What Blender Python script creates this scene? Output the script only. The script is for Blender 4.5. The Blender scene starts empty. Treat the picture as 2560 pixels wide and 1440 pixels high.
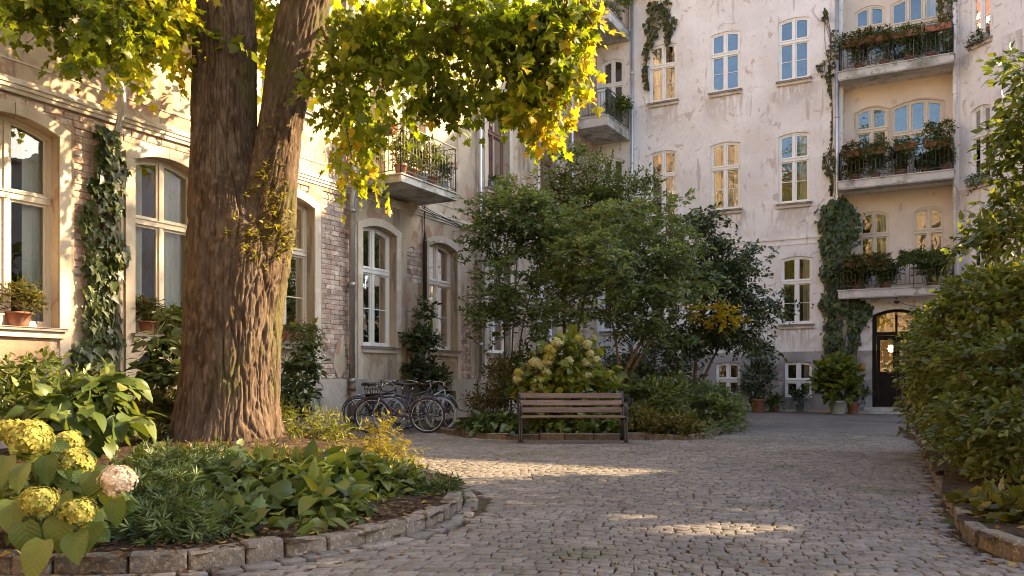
import bpy, bmesh, math, random
import numpy as np
from mathutils import Vector, Matrix

sc = bpy.context.scene
# ------------------------------------------------------------------ camera
EYE = 1.05
FOC = 2057.0 / 2560.0
YAW = math.radians(28.57)
VX, VY = -math.sin(YAW), math.cos(YAW)      # viewing direction on the ground
RX, RY = math.cos(YAW), math.sin(YAW)       # to the right of it
cam_d = bpy.data.cameras.new('camera')
cam = bpy.data.objects.new('camera', cam_d)
sc.collection.objects.link(cam)
cam.location = (0, 0, EYE)
cam.rotation_euler = (math.radians(90), 0, YAW)
cam_d.sensor_width = 36.0
cam_d.lens = 36.0 * FOC
cam_d.shift_y = (948 - 720) / 2560.0
cam_d.clip_start = 0.05
cam_d.clip_end = 2000
sc.camera = cam
# ------------------------------------------------------------------ sky and sun
SUN_ELEV = math.radians(28.0)
SUN_DIR = Vector((0.74, 0.672, 0)).normalized() * math.cos(SUN_ELEV) + Vector((0, 0, math.sin(SUN_ELEV)))
world = bpy.data.worlds.new('World')
sc.world = world
world.use_nodes = True
nt = world.node_tree
nt.nodes.clear()
sky = nt.nodes.new('ShaderNodeTexSky')
sky.sky_type = 'NISHITA'
sky.sun_disc = False
sky.sun_elevation = SUN_ELEV
sky.sun_rotation = math.atan2(SUN_DIR.x, SUN_DIR.y)
sky.air_density = 1.0
sky.dust_density = 2.0
sky.ozone_density = 1.0
bg = nt.nodes.new('ShaderNodeBackground')
bg.inputs['Strength'].default_value = 0.12
wo = nt.nodes.new('ShaderNodeOutputWorld')
nt.links.new(sky.outputs[0], bg.inputs[0])
nt.links.new(bg.outputs[0], wo.inputs[0])
sun_d = bpy.data.lights.new('sun', 'SUN')
sun_d.energy = 5.0
sun_d.angle = math.radians(0.53)
sun_d.color = (1.0, 0.70, 0.38)
sun = bpy.data.objects.new('sun', sun_d)
sc.collection.objects.link(sun)
sun.rotation_euler = SUN_DIR.to_track_quat('Z', 'Y').to_euler()
sun.location = (10, 10, 30)
vs = sc.view_settings
vs.view_transform = 'Standard'
vs.look = 'None'
vs.exposure = 2.3
vs.gamma = 1.0
vs.use_curve_mapping = False
vs.use_white_balance = True
vs.white_balance_temperature = 6500
vs.white_balance_tint = 10
sc.cycles.max_bounces = 7
sc.cycles.diffuse_bounces = 4
sc.cycles.transparent_max_bounces = 12
sc.cycles.use_denoising = True
sc.cycles.pixel_filter_type = 'BLACKMAN_HARRIS'
sc.cycles.filter_width = 1.05
sc.cycles.sample_clamp_indirect = 6.0

# ------------------------------------------------------------------ helpers
rng = np.random.default_rng(7)
random.seed(7)
COL = sc.collection.objects
WLOC = {}
Rv = np.array([RX, RY, 0.0]); Vv = np.array([VX, VY, 0.0]); Zv = np.array([0, 0, 1.0])


def at(px, py, t):
    """world point seen at a photograph pixel, t metres ahead of the camera"""
    u = (px - 1280) / 2057.0
    w = (948 - py) / 2057.0
    return np.array([VX * t + RX * u * t, VY * t + RY * u * t, EYE + w * t])


def gnd(px, py, z=0.0):
    t = (EYE - z) * 2057.0 / (py - 948)
    p = at(px, py, t); p[2] = z
    return p


def link(o, parent=None, loc=(0, 0, 0)):
    COL.link(o)
    loc = Vector(loc)
    WLOC[o] = loc
    if parent is not None:
        o.parent = parent
        o.location = loc - WLOC[parent]
    else:
        o.location = loc
    return o


def thing(name, label, cat, loc=(0, 0, 0), group=None):
    o = bpy.data.objects.new(name, None)
    o.empty_display_size = 0.2
    link(o, None, loc)
    o['label'] = label
    o['category'] = cat
    if group:
        o['group'] = group
    return o


def holder(name, loc=(0, 0, 0)):
    o = bpy.data.objects.new(name, None)
    link(o, None, loc)
    o['kind'] = 'structure'
    return o


class MB:
    """collects verts and faces, in world coordinates"""
    def __init__(s):
        s.v = []; s.f = []; s.sm = []

    def add(s, vs_, fs, smooth=False):
        b = len(s.v)
        s.v.extend([tuple(map(float, q)) for q in vs_])
        for f in fs:
            s.f.append(tuple(i + b for i in f)); s.sm.append(smooth)
        return s

    def box(s, x0, x1, y0, y1, z0, z1):
        return s.hexa([(x0, y0, z0), (x1, y0, z0), (x1, y1, z0), (x0, y1, z0), (x0, y0, z1), (x1, y0, z1), (x1, y1, z1), (x0, y1, z1)])

    def hexa(s, p):
        return s.add(p, [(0, 3, 2, 1), (4, 5, 6, 7), (0, 1, 5, 4), (1, 2, 6, 5), (2, 3, 7, 6), (3, 0, 4, 7)])

    def obox(s, c, ax, ay, az, hx, hy, hz):
        c, ax, ay, az = (np.array(q, float) for q in (c, ax, ay, az))
        p = [c + ax * hx * i + ay * hy * j + az * hz * k for k in (-1, 1) for (i, j) in ((-1, -1), (1, -1), (1, 1), (-1, 1))]
        return s.hexa(p)

    def tube(s, pts, r, n=6, cap=True, smooth=True, closed=False):
        pts = [np.array(p, float) for p in pts]
        m = len(pts)
        rr = [r] * m if np.isscalar(r) else list(r)
        if len(rr) != m:
            rr = list(np.interp(np.linspace(0, 1, m), np.linspace(0, 1, len(rr)), rr))
        vs_ = []
        ref = None
        for i in range(m):
            if closed:
                d = pts[(i + 1) % m] - pts[i - 1]
            else:
                d = pts[min(i + 1, m - 1)] - pts[max(i - 1, 0)]
            d = d / (np.linalg.norm(d) + 1e-9)
            if ref is None:
                ref = np.array([0, 0, 1.0]) if abs(d[2]) < .9 else np.array([1.0, 0, 0])
            a = ref - d * np.dot(ref, d); a /= (np.linalg.norm(a) + 1e-9)
            b = np.cross(d, a); ref = a
            for k in range(n):
                th = 2 * math.pi * k / n
                vs_.append(pts[i] + (a * math.cos(th) + b * math.sin(th)) * rr[i])
        fs = []
        for i in range(m if closed else m - 1):
            j = (i + 1) % m
            for k in range(n):
                k2 = (k + 1) % n
                fs.append((i * n + k, i * n + k2, j * n + k2, j * n + k))
        if cap and not closed:
            fs.append(tuple(range(n - 1, -1, -1)))
            fs.append(tuple((m - 1) * n + k for k in range(n)))
        return s.add(vs_, fs, smooth)

    def lathe(s, prof, c=(0, 0, 0), n=18, smooth=True):
        vs_ = []
        for (r, z) in prof:
            for k in range(n):
                th = 2 * math.pi * k / n
                vs_.append((c[0] + r * math.cos(th), c[1] + r * math.sin(th), c[2] + z))
        fs = []
        for i in range(len(prof) - 1):
            for k in range(n):
                k2 = (k + 1) % n
                fs.append((i * n + k, i * n + k2, (i + 1) * n + k2, (i + 1) * n + k))
        return s.add(vs_, fs, smooth)

    def mesh(s, name, mat=None):
        me = bpy.data.meshes.new(name)
        me.from_pydata(s.v, [], s.f)
        if any(s.sm):
            me.polygons.foreach_set('use_smooth', s.sm)
        if mat is not None:
            me.materials.append(mat)
        me.update()
        return me

    def build(s, name, mat, parent=None, local=None):
        """object from world coordinates, or, with local=loc, from coordinates about loc"""
        o = bpy.data.objects.new(name, s.mesh(name, mat))
        return link(o, parent, local if local is not None else (0, 0, 0))


def put(name, me, parent, loc, rot=None, scale=None):
    o = bpy.data.objects.new(name, me)
    link(o, parent, loc)
    if rot is not None:
        o.rotation_mode = 'QUATERNION' if hasattr(rot, 'w') else 'XYZ'
        if hasattr(rot, 'w'):
            o.rotation_quaternion = rot
        else:
            o.rotation_euler = rot
    if scale is not None:
        o.scale = (scale, scale, scale) if np.isscalar(scale) else scale
    return o


def tri_mesh(name, v, t, mat, smooth=False):
    me = bpy.data.meshes.new(name)
    v = np.asarray(v, np.float32); t = np.asarray(t, np.int32)
    me.vertices.add(len(v)); me.vertices.foreach_set('co', v.ravel())
    me.loops.add(3 * len(t)); me.loops.foreach_set('vertex_index', t.ravel())
    me.polygons.add(len(t)); me.polygons.foreach_set('loop_start', np.arange(0, 3 * len(t), 3, dtype=np.int32))
    if smooth:
        me.polygons.foreach_set('use_smooth', np.ones(len(t), bool))
    me.materials.append(mat)
    me.update(calc_edges=True)
    return me


# ------------------------------------------------------------------ noise in numpy
def hash2(ix, iy, s=0):
    h = (ix.astype(np.int64) * 374761393 + iy.astype(np.int64) * 668265263 + s * 1274126177) & 0x7fffffff
    h = ((h ^ (h >> 13)) * 1103515245 + 12345) & 0x7fffffff
    return (h ^ (h >> 16)) % 100000 / 100000.0


def vnoise(x, y, s=0, perx=None):
    x = np.asarray(x, float); y = np.asarray(y, float)
    ix = np.floor(x); iy = np.floor(y)
    fx = x - ix; fy = y - iy
    fx = fx * fx * (3 - 2 * fx); fy = fy * fy * (3 - 2 * fy)
    w = (lambda q: np.mod(q, perx)) if perx else (lambda q: q)
    a = hash2(w(ix), iy, s); b = hash2(w(ix + 1), iy, s); c = hash2(w(ix), iy + 1, s); d = hash2(w(ix + 1), iy + 1, s)
    return (a * (1 - fx) + b * fx) * (1 - fy) + (c * (1 - fx) + d * fx) * fy


def fbm(x, y, s=0, o=4):
    r = 0; a = .5
    for k in range(o):
        r = r + a * vnoise(np.asarray(x) * 2 ** k, np.asarray(y) * 2 ** k, s + k); a *= .5
    return r / (1 - .5 ** o)


# ------------------------------------------------------------------ materials
def new_mat(name):
    m = bpy.data.materials.new(name)
    m.use_nodes = True
    n = m.node_tree
    n.nodes.clear()
    out = n.nodes.new('ShaderNodeOutputMaterial')
    return m, n, out


def N(n, t, **kw):
    q = n.nodes.new(t)
    for k, v in kw.items():
        if k.startswith('_'):
            setattr(q, k[1:], v)
        else:
            q.inputs[k.replace('_', ' ')].default_value = v
    return q


def noise_fac(n, pos, scale, detail, lo, hi, stretch=(1, 1, 1), dist=0.0, rough=.55):
    mp = N(n, 'ShaderNodeMapping'); mp.inputs['Scale'].default_value = stretch
    n.links.new(pos, mp.inputs['Vector'])
    t = N(n, 'ShaderNodeTexNoise'); t.inputs['Scale'].default_value = scale; t.inputs['Detail'].default_value = detail
    t.inputs['Roughness'].default_value = rough; t.inputs['Distortion'].default_value = dist
    n.links.new(mp.outputs[0], t.inputs['Vector'])
    r = N(n, 'ShaderNodeMapRange'); r.inputs['From Min'].default_value = lo; r.inputs['From Max'].default_value = hi
    r.interpolation_type = 'SMOOTHSTEP'
    n.links.new(t.outputs['Fac'], r.inputs['Value'])
    return r.outputs[0]


def pmat(name, base, layers=(), rough=.85, spec=.3, bumps=(), metal=0.0, isl=0.0, objr=0.0, sub=None):
    """procedural surface: base colour, then noise layers (colour, strength, scale, detail, lo, hi, stretch)"""
    m, n, out = new_mat(name)
    p = N(n, 'ShaderNodeBsdfPrincipled')
    p.inputs['Roughness'].default_value = rough
    p.inputs['Specular IOR Level'].default_value = spec
    p.inputs['Metallic'].default_value = metal
    geo = N(n, 'ShaderNodeNewGeometry')
    pos = geo.outputs['Position']
    rgb = N(n, 'ShaderNodeRGB'); rgb.outputs[0].default_value = (*base, 1)
    cur = rgb.outputs[0]
    for L in layers:
        colr, st, scl, det, lo, hi = L[:6]
        stretch = L[6] if len(L) > 6 else (1, 1, 1)
        fac = noise_fac(n, pos, scl, det, lo, hi, stretch, L[7] if len(L) > 7 else 0.0)
        ml = N(n, 'ShaderNodeMath', _operation='MULTIPLY'); ml.inputs[1].default_value = st
        n.links.new(fac, ml.inputs[0])
        mx = N(n, 'ShaderNodeMix', _data_type='RGBA'); mx.inputs[7].default_value = (*colr, 1)
        n.links.new(ml.outputs[0], mx.inputs[0]); n.links.new(cur, mx.inputs[6])
        cur = mx.outputs[2]
    if isl or objr:
        a = N(n, 'ShaderNodeMath', _operation='MULTIPLY_ADD'); a.inputs[1].default_value = isl; a.inputs[2].default_value = 1 - isl / 2
        n.links.new(geo.outputs['Random Per Island'], a.inputs[0])
        oi = N(n, 'ShaderNodeObjectInfo')
        b = N(n, 'ShaderNodeMath', _operation='MULTIPLY_ADD'); b.inputs[1].default_value = objr; b.inputs[2].default_value = 1 - objr / 2
        n.links.new(oi.outputs['Random'], b.inputs[0])
        c = N(n, 'ShaderNodeMath', _operation='MULTIPLY'); n.links.new(a.outputs[0], c.inputs[0]); n.links.new(b.outputs[0], c.inputs[1])
        h = N(n, 'ShaderNodeHueSaturation'); n.links.new(cur, h.inputs['Color']); n.links.new(c.outputs[0], h.inputs['Value'])
        cur = h.outputs[0]
    n.links.new(cur, p.inputs['Base Color'])
    prev = None
    for (scl, det, st, dist, *rest) in bumps:
        stretch = rest[0] if rest else (1, 1, 1)
        fac = noise_fac(n, pos, scl, det, 0.2, 0.8, stretch)
        b = N(n, 'ShaderNodeBump'); b.inputs['Strength'].default_value = st; b.inputs['Distance'].default_value = dist
        n.links.new(fac, b.inputs['Height'])
        if prev is not None:
            n.links.new(prev, b.inputs['Normal'])
        prev = b.outputs[0]
    if prev is not None:
        n.links.new(prev, p.inputs['Normal'])
    n.links.new(p.outputs[0], out.inputs[0])
    return m


def leafmat(name, cols, trans=.45, rough=.5, spec=.35, tint=(1.25, 1.15, .55), patch=None):
    """cols: list of (position, rgb) ramp read with a random value per leaf; patch=(scale, amount) shifts it by place"""
    m, n, out = new_mat(name)
    geo = N(n, 'ShaderNodeNewGeometry'); oi = N(n, 'ShaderNodeObjectInfo')
    s = N(n, 'ShaderNodeMath', _operation='ADD'); n.links.new(geo.outputs['Random Per Island'], s.inputs[0]); n.links.new(oi.outputs['Random'], s.inputs[1])
    fr = N(n, 'ShaderNodeMath', _operation='FRACT'); n.links.new(s.outputs[0], fr.inputs[0])
    val = fr.outputs[0]
    if patch:
        fac = noise_fac(n, geo.outputs['Position'], patch[0], 2, .3, .7)
        mx = N(n, 'ShaderNodeMix', _data_type='FLOAT'); mx.inputs[0].default_value = patch[1]
        n.links.new(val, mx.inputs[2]); n.links.new(fac, mx.inputs[3]); val = mx.outputs[0]
    r = N(n, 'ShaderNodeValToRGB')
    while len(r.color_ramp.elements) < len(cols):
        r.color_ramp.elements.new(.5)
    for e, (q, c) in zip(r.color_ramp.elements, cols):
        e.position = q; e.color = (*c, 1)
    n.links.new(val, r.inputs[0])
    p = N(n, 'ShaderNodeBsdfPrincipled'); p.inputs['Roughness'].default_value = rough; p.inputs['Specular IOR Level'].default_value = spec
    n.links.new(r.outputs[0], p.inputs['Base Color'])
    tm = N(n, 'ShaderNodeMix', _data_type='RGBA', _blend_type='MULTIPLY'); tm.inputs[0].default_value = 1; tm.inputs[7].default_value = (*tint, 1)
    n.links.new(r.outputs[0], tm.inputs[6])
    tr = N(n, 'ShaderNodeBsdfTranslucent'); n.links.new(tm.outputs[2], tr.inputs[0])
    mx = N(n, 'ShaderNodeMixShader'); mx.inputs[0].default_value = trans
    n.links.new(p.outputs[0], mx.inputs[1]); n.links.new(tr.outputs[0], mx.inputs[2])
    n.links.new(mx.outputs[0], out.inputs[0])
    return m


def glassmat(name, ior=1.9, tint=(.93, .95, .93), wav=.0):
    m, n, out = new_mat(name)
    fr = N(n, 'ShaderNodeFresnel'); fr.inputs['IOR'].default_value = ior
    tr = N(n, 'ShaderNodeBsdfTransparent'); tr.inputs[0].default_value = (*tint, 1)
    gl = N(n, 'ShaderNodeBsdfGlossy'); gl.inputs['Roughness'].default_value = 0.0
    if wav:
        geo = N(n, 'ShaderNodeNewGeometry')
        fac = noise_fac(n, geo.outputs['Position'], 2.2, 2, .2, .8)
        b = N(n, 'ShaderNodeBump'); b.inputs['Strength'].default_value = wav; b.inputs['Distance'].default_value = .02
        n.links.new(fac, b.inputs['Height']); n.links.new(b.outputs[0], gl.inputs['Normal'])
    mx = N(n, 'ShaderNodeMixShader')
    n.links.new(fr.outputs[0], mx.inputs[0]); n.links.new(tr.outputs[0], mx.inputs[1]); n.links.new(gl.outputs[0], mx.inputs[2])
    n.links.new(mx.outputs[0], out.inputs[0])
    return m


MAT = {}
MAT['plaster_left'] = pmat('plaster_left', (.47, .385, .28), [
    ((.37, .30, .225), .8, .7, 5, .45, .60), ((.60, .53, .43), .5, 1.3, 4, .5, .7),
    ((.33, .25, .18), .8, 1.1, 9, .545, .61, (1, 1, .55), .9), ((.20, .15, .11), .7, 3.2, 9, .56, .64, (1, 1, .16)),
    ((.36, .22, .155), .8, 1.6, 9, .55, .59, (1, 1, .7), .8)], rough=.92, spec=.15, bumps=[(2.2, 6, .5, .03), (38, 4, .35, .006)])
MAT['plaster_back'] = pmat('plaster_back', (.77, .735, .69), [
    ((.66, .62, .58), .75, .45, 5, .45, .62), ((.82, .80, .77), .6, .8, 5, .5, .68),
    ((.68, .60, .53), .45, .9, 6, .53, .64), ((.46, .37, .31), .7, 2.6, 9, .60, .65, (1, 1, .8), 1.2),
    ((.36, .30, .255), .55, 4.5, 9, .60, .66, (1, 1, .12)), ((.60, .54, .49), .35, 7, 6, .5, .66)],
    rough=.92, spec=.15, bumps=[(1.6, 6, .45, .03), (30, 4, .3, .006)])
# dirt runs: under every sill (storeys 3.98 m apart, window axes 2.2 m apart) and below the eaves
def dirt_runs(m, z0, dz, x0, dx, hx, colr):
    n = m.node_tree
    p = next(q for q in n.nodes if q.type == 'BSDF_PRINCIPLED')
    src = p.inputs['Base Color'].links[0].from_socket
    geo = N(n, 'ShaderNodeNewGeometry'); sx = N(n, 'ShaderNodeSeparateXYZ'); n.links.new(geo.outputs['Position'], sx.inputs[0])
    def mth(op, a, b=None, c=None):
        q = N(n, 'ShaderNodeMath', _operation=op)
        for i, v in enumerate((a, b, c)):
            if v is None:
                continue
            if isinstance(v, (int, float)):
                q.inputs[i].default_value = v
            else:
                n.links.new(v, q.inputs[i])
        return q.outputs[0]
    fz = mth('FRACT', mth('DIVIDE', mth('SUBTRACT', sx.outputs[2], z0), dz))
    top = N(n, 'ShaderNodeMapRange', _interpolation_type='SMOOTHSTEP'); top.inputs['From Min'].default_value = .70; top.inputs['From Max'].default_value = .985; n.links.new(fz, top.inputs['Value'])
    fx = mth('ABSOLUTE', mth('SUBTRACT', mth('FRACT', mth('DIVIDE', mth('SUBTRACT', sx.outputs[0], x0), dx)), .5))
    ex = N(n, 'ShaderNodeMapRange', _interpolation_type='SMOOTHSTEP'); ex.inputs['From Min'].default_value = hx / dx; ex.inputs['From Max'].default_value = hx / dx * .55; n.links.new(fx, ex.inputs['Value'])
    st = noise_fac(n, geo.outputs['Position'], 7, 6, .42, .62, (1, 1, .10), .6)
    s2 = noise_fac(n, geo.outputs['Position'], 2.2, 8, .46, .60, (1, 1, .8), 1.0)
    f = mth('MULTIPLY', mth('MULTIPLY', top.outputs[0], ex.outputs[0]), mth('MAXIMUM', st, s2))
    f = mth('MULTIPLY', f, .62)
    mx = N(n, 'ShaderNodeMix', _data_type='RGBA'); mx.inputs[7].default_value = (*colr, 1)
    n.links.new(f, mx.inputs[0]); n.links.new(src, mx.inputs[6]); n.links.new(mx.outputs[2], p.inputs['Base Color'])


dirt_runs(MAT['plaster_back'], 2.70, 3.985, -10.28, 2.2, .95, (.40, .335, .285))
MAT['plaster_loggia'] = pmat('plaster_loggia', (.70, .62, .52), [
    ((.58, .49, .40), .6, .8, 5, .45, .65), ((.40, .30, .22), .5, 2.2, 8, .62, .7)], rough=.92, spec=.15, bumps=[(2, 5, .4, .02)])
MAT['plaster_grey'] = pmat('plaster_grey', (.34, .32, .30), [
    ((.22, .20, .19), .8, .8, 6, .45, .62), ((.46, .43, .39), .6, 1.7, 6, .52, .68), ((.12, .11, .09), .7, 2.2, 8, .58, .68, (1, 1, .4)),
    ((.16, .18, .10), .5, 1.2, 6, .6, .7)], rough=.93, spec=.15, bumps=[(2.4, 6, .5, .03), (40, 4, .4, .006)])
MAT['plinth_left'] = pmat('plinth_left', (.44, .39, .33), [
    ((.27, .24, .21), .8, .9, 6, .45, .6), ((.56, .50, .43), .6, 2.0, 6, .52, .68), ((.11, .10, .085), .75, 1.6, 8, .57, .66, (1, 1, .4)),
    ((.14, .15, .08), .5, 1.1, 6, .58, .7)], rough=.93, spec=.15, bumps=[(2.4, 6, .6, .03), (40, 4, .4, .006)])
MAT['surround'] = pmat('surround', (.555, .485, .385), [
    ((.42, .35, .265), .7, 1.2, 6, .48, .66), ((.34, .27, .21), .6, 2.6, 8, .62, .71, (1, 1, .5)), ((.80, .78, .74), .4, 3, 4, .5, .7)], rough=.9, spec=.18, bumps=[(6, 6, .3, .012)])
MAT['mortar'] = pmat('mortar', (.36, .30, .25), [((.20, .16, .13), .7, 5, 6, .45, .65)], rough=.95, spec=.1, bumps=[(40, 4, .6, .01)])
MAT['brick'] = pmat('brick', (.40, .285, .225), [((.50, .41, .34), .85, 3, 6, .42, .60), ((.22, .13, .095), .75, 2.3, 6, .55, .64), ((.56, .50, .43), .75, 9, 6, .52, .64)],
                    rough=.92, spec=.15, bumps=[(45, 5, .6, .008), (9, 4, .5, .012)], isl=.5, objr=.5)
MAT['white_paint'] = pmat('white_paint', (.80, .78, .73), [((.58, .53, .46), .5, 3, 6, .55, .72), ((.45, .38, .30), .5, 11, 6, .63, .72)], rough=.5, spec=.4, bumps=[(30, 3, .15, .004)])
MAT['cream_paint'] = pmat('cream_paint', (.62, .55, .43), [((.47, .40, .30), .5, 3, 6, .55, .72), ((.42, .34, .26), .5, 11, 6, .63, .72)], rough=.55, spec=.35, bumps=[(30, 3, .15, .004)])
MAT['brown_paint'] = pmat('brown_paint', (.20, .105, .075), [((.10, .05, .04), .6, 4, 6, .5, .7)], rough=.5, spec=.35)
MAT['glass'] = glassmat('glass', 1.95, wav=.16)
MAT['glass_left'] = glassmat('glass_left', 1.5, wav=.05)
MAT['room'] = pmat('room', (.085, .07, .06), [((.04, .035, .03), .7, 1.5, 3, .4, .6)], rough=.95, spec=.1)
MAT['hall'] = pmat('hall', (.40, .28, .09), [((.25, .17, .05), .6, 1.5, 4, .45, .65)], rough=.9, spec=.1)
m, n, out = new_mat('lamp_glow')
e_ = N(n, 'ShaderNodeEmission'); e_.inputs[0].default_value = (1, .72, .30, 1); e_.inputs[1].default_value = 9.0
n.links.new(e_.outputs[0], out.inputs[0])
MAT['lamp_glow'] = m
MAT['curtain'] = pmat('curtain', (.62, .60, .53), [((.44, .41, .35), .6, 5, 3, .45, .65, (1, 1, .1))], rough=.95, spec=.05)
MAT['sill'] = pmat('sill', (.30, .27, .24), [((.16, .14, .12), .7, 4, 6, .45, .65), ((.50, .47, .42), .5, 7, 6, .55, .7)], rough=.8, spec=.25, bumps=[(30, 4, .3, .006)])
MAT['zinc'] = pmat('zinc', (.36, .36, .35), [((.22, .20, .18), .7, 3, 6, .45, .65, (1, 1, .4)), ((.50, .48, .44), .5, 8, 6, .55, .7)], rough=.42, spec=.5, metal=.6)
MAT['zinc_bright'] = pmat('zinc_bright', (.56, .57, .57), [((.36, .35, .33), .7, 3, 6, .45, .65, (1, 1, .4))], rough=.34, spec=.5, metal=.7)
MAT['rust_pipe'] = pmat('rust_pipe', (.17, .12, .09), [((.34, .14, .06), .7, 6, 6, .5, .64), ((.10, .09, .09), .7, 3, 6, .45, .6)], rough=.6, spec=.4, metal=.2, bumps=[(50, 4, .4, .004)])
MAT['concrete'] = pmat('concrete', (.44, .41, .37), [((.30, .27, .24), .7, 1.7, 6, .45, .62), ((.20, .19, .13), .6, 3, 7, .58, .68), ((.60, .56, .50), .6, 2.5, 6, .52, .68)], rough=.9, spec=.2, bumps=[(20, 5, .4, .01)])
MAT['slab_edge'] = pmat('slab_edge', (.50, .48, .44), [((.26, .25, .20), .8, 1.8, 7, .48, .62), ((.16, .17, .11), .7, 3.2, 7, .56, .66), ((.66, .62, .56), .6, 2.5, 6, .52, .66)], rough=.9, spec=.2, bumps=[(20, 5, .4, .01)])
MAT['rail'] = pmat('rail', (.115, .125, .11), [((.20, .13, .08), .6, 9, 6, .52, .68), ((.22, .23, .21), .5, 5, 5, .5, .7)], rough=.5, spec=.45, metal=.3)
MAT['door_wood'] = pmat('door_wood', (.012, .009, .007), [((.028, .02, .014), .7, 3, 5, .45, .65, (4, 4, .3))], rough=.6, spec=.12)
MAT['brass'] = pmat('brass', (.42, .29, .10), [], rough=.35, spec=.5, metal=1.0)
MAT['terracotta'] = pmat('terracotta', (.27, .115, .07), [((.38, .24, .17), .6, 8, 6, .5, .68), ((.22, .10, .06), .6, 4, 5, .5, .68)], rough=.88, spec=.2, objr=.3)
MAT['grey_pot'] = pmat('grey_pot', (.42, .43, .40), [((.28, .28, .25), .6, 8, 6, .5, .68)], rough=.8, spec=.25)
MAT['green_pot'] = pmat('green_pot', (.09, .20, .18), [((.04, .09, .08), .6, 8, 6, .5, .68)], rough=.45, spec=.4)
MAT['white_pot'] = pmat('white_pot', (.68, .66, .60), [((.5, .46, .4), .5, 8, 6, .5, .68)], rough=.5, spec=.4)
MAT['bark'] = pmat('bark', (.100, .073, .052), [((.055, .036, .023), .8, 4.5, 6, .42, .6, (1, 1, .35)), ((.160, .120, .086), .75, 14, 6, .48, .64, (1, 1, .4)), ((.075, .08, .025), .55, .9, 6, .52, .64)],
                   rough=.94, spec=.12, bumps=[(34, 6, .45, .012, (1, 1, .4)), (110, 4, .5, .005, (1, 1, .6))])
MAT['moss'] = leafmat('moss', [(0, (.05, .055, .01)), (.5, (.13, .12, .02)), (1, (.26, .19, .03))], trans=.3, rough=.9, spec=.1)
MAT['twig'] = pmat('twig', (.085, .058, .038), [((.16, .11, .07), .6, 8, 4, .45, .65)], rough=.85, spec=.2)
MAT['twig_pale'] = pmat('twig_pale', (.20, .135, .075), [((.10, .065, .035), .6, 8, 4, .45, .65)], rough=.85, spec=.2)
MAT['stem_green'] = pmat('stem_green', (.10, .12, .03), [((.17, .12, .05), .6, 8, 4, .45, .65)], rough=.7, spec=.3)
MAT['soil'] = pmat('soil', (.060, .042, .030), [((.11, .075, .05), .8, 3, 7, .45, .65), ((.03, .022, .017), .7, 9, 6, .5, .65)], rough=.97, spec=.1, bumps=[(12, 7, 1.0, .05), (60, 4, .7, .012)])
MAT['joint'] = pmat('joint', (.075, .058, .043), [((.10, .115, .028), .85, .9, 5, .5, .62), ((.04, .032, .025), .7, 8, 6, .48, .65)], rough=.97, spec=.1, bumps=[(50, 5, .8, .012)])
MAT['cobble'] = pmat('cobble', (.142, .131, .118), [((.100, .090, .080), .8, .55, 4, .42, .62), ((.172, .154, .134), .7, 1.5, 4, .5, .64), ((.09, .08, .07), .7, 26, 6, .48, .64), ((.26, .23, .19), .4, 60, 4, .55, .7), ((.07, .075, .03), .45, .8, 6, .56, .66)],
                     rough=.72, spec=.35, bumps=[(28, 6, .45, .008), (120, 3, .4, .003)], isl=.45, objr=.42)
MAT['granite'] = pmat('granite', (.15, .13, .108), [((.095, .082, .07), .8, 3, 6, .45, .62), ((.34, .29, .235), .6, 40, 5, .5, .66), ((.10, .085, .07), .6, 90, 3, .55, .68), ((.13, .14, .04), .6, 2.3, 6, .58, .70)],
                      rough=.82, spec=.3, bumps=[(14, 6, .6, .02), (90, 4, .5, .004)], objr=.4)
MAT['iron'] = pmat('iron', (.022, .023, .025), [((.05, .045, .04), .6, 12, 5, .5, .68)], rough=.42, spec=.5)
MAT['bench_wood'] = pmat('bench_wood', (.18, .135, .118), [((.10, .068, .058), .8, 3.5, 6, .42, .62, (.5, .5, 9)), ((.27, .20, .17), .6, 6, 6, .5, .68, (.4, .4, 14))], rough=.6, spec=.35, bumps=[(9, 5, .4, .006, (.5, .5, 10))], objr=.25)
MAT['chrome'] = pmat('chrome', (.34, .34, .34), [((.35, .30, .26), .5, 12, 5, .52, .7)], rough=.25, spec=.5, metal=1.0)
MAT['rubber'] = pmat('rubber', (.025, .024, .023), [((.07, .06, .05), .5, 9, 5, .5, .7)], rough=.85, spec=.2)
MAT['tyre_grey'] = pmat('tyre_grey', (.30, .28, .25), [((.16, .14, .12), .6, 9, 5, .5, .7)], rough=.85, spec=.2)
for nm, c in dict(bike_violet=(.075, .05, .085), bike_blue=(.02, .026, .05), bike_black=(.018, .018, .02), bike_silver=(.42, .43, .40)).items():
    MAT[nm] = pmat(nm, c, [((.10, .07, .05), .4, 14, 5, .58, .7)], rough=.32, spec=.5)
MAT['leather'] = pmat('leather', (.030, .022, .018), [], rough=.5, spec=.4)
MAT['basket'] = pmat('basket', (.04, .035, .03), [], rough=.7, spec=.3)
MAT['cable'] = pmat('cable', (.035, .032, .03), [], rough=.7, spec=.3)
MAT['roof'] = pmat('roof', (.16, .075, .05), [((.09, .05, .04), .7, 2, 5, .45, .65)], rough=.9, spec=.2)
MAT['litter'] = leafmat('litter', [(0, (.05, .03, .018)), (.5, (.11, .062, .032)), (.85, (.18, .11, .045)), (1, (.34, .26, .05))], trans=.2, rough=.75, spec=.2)
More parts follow.
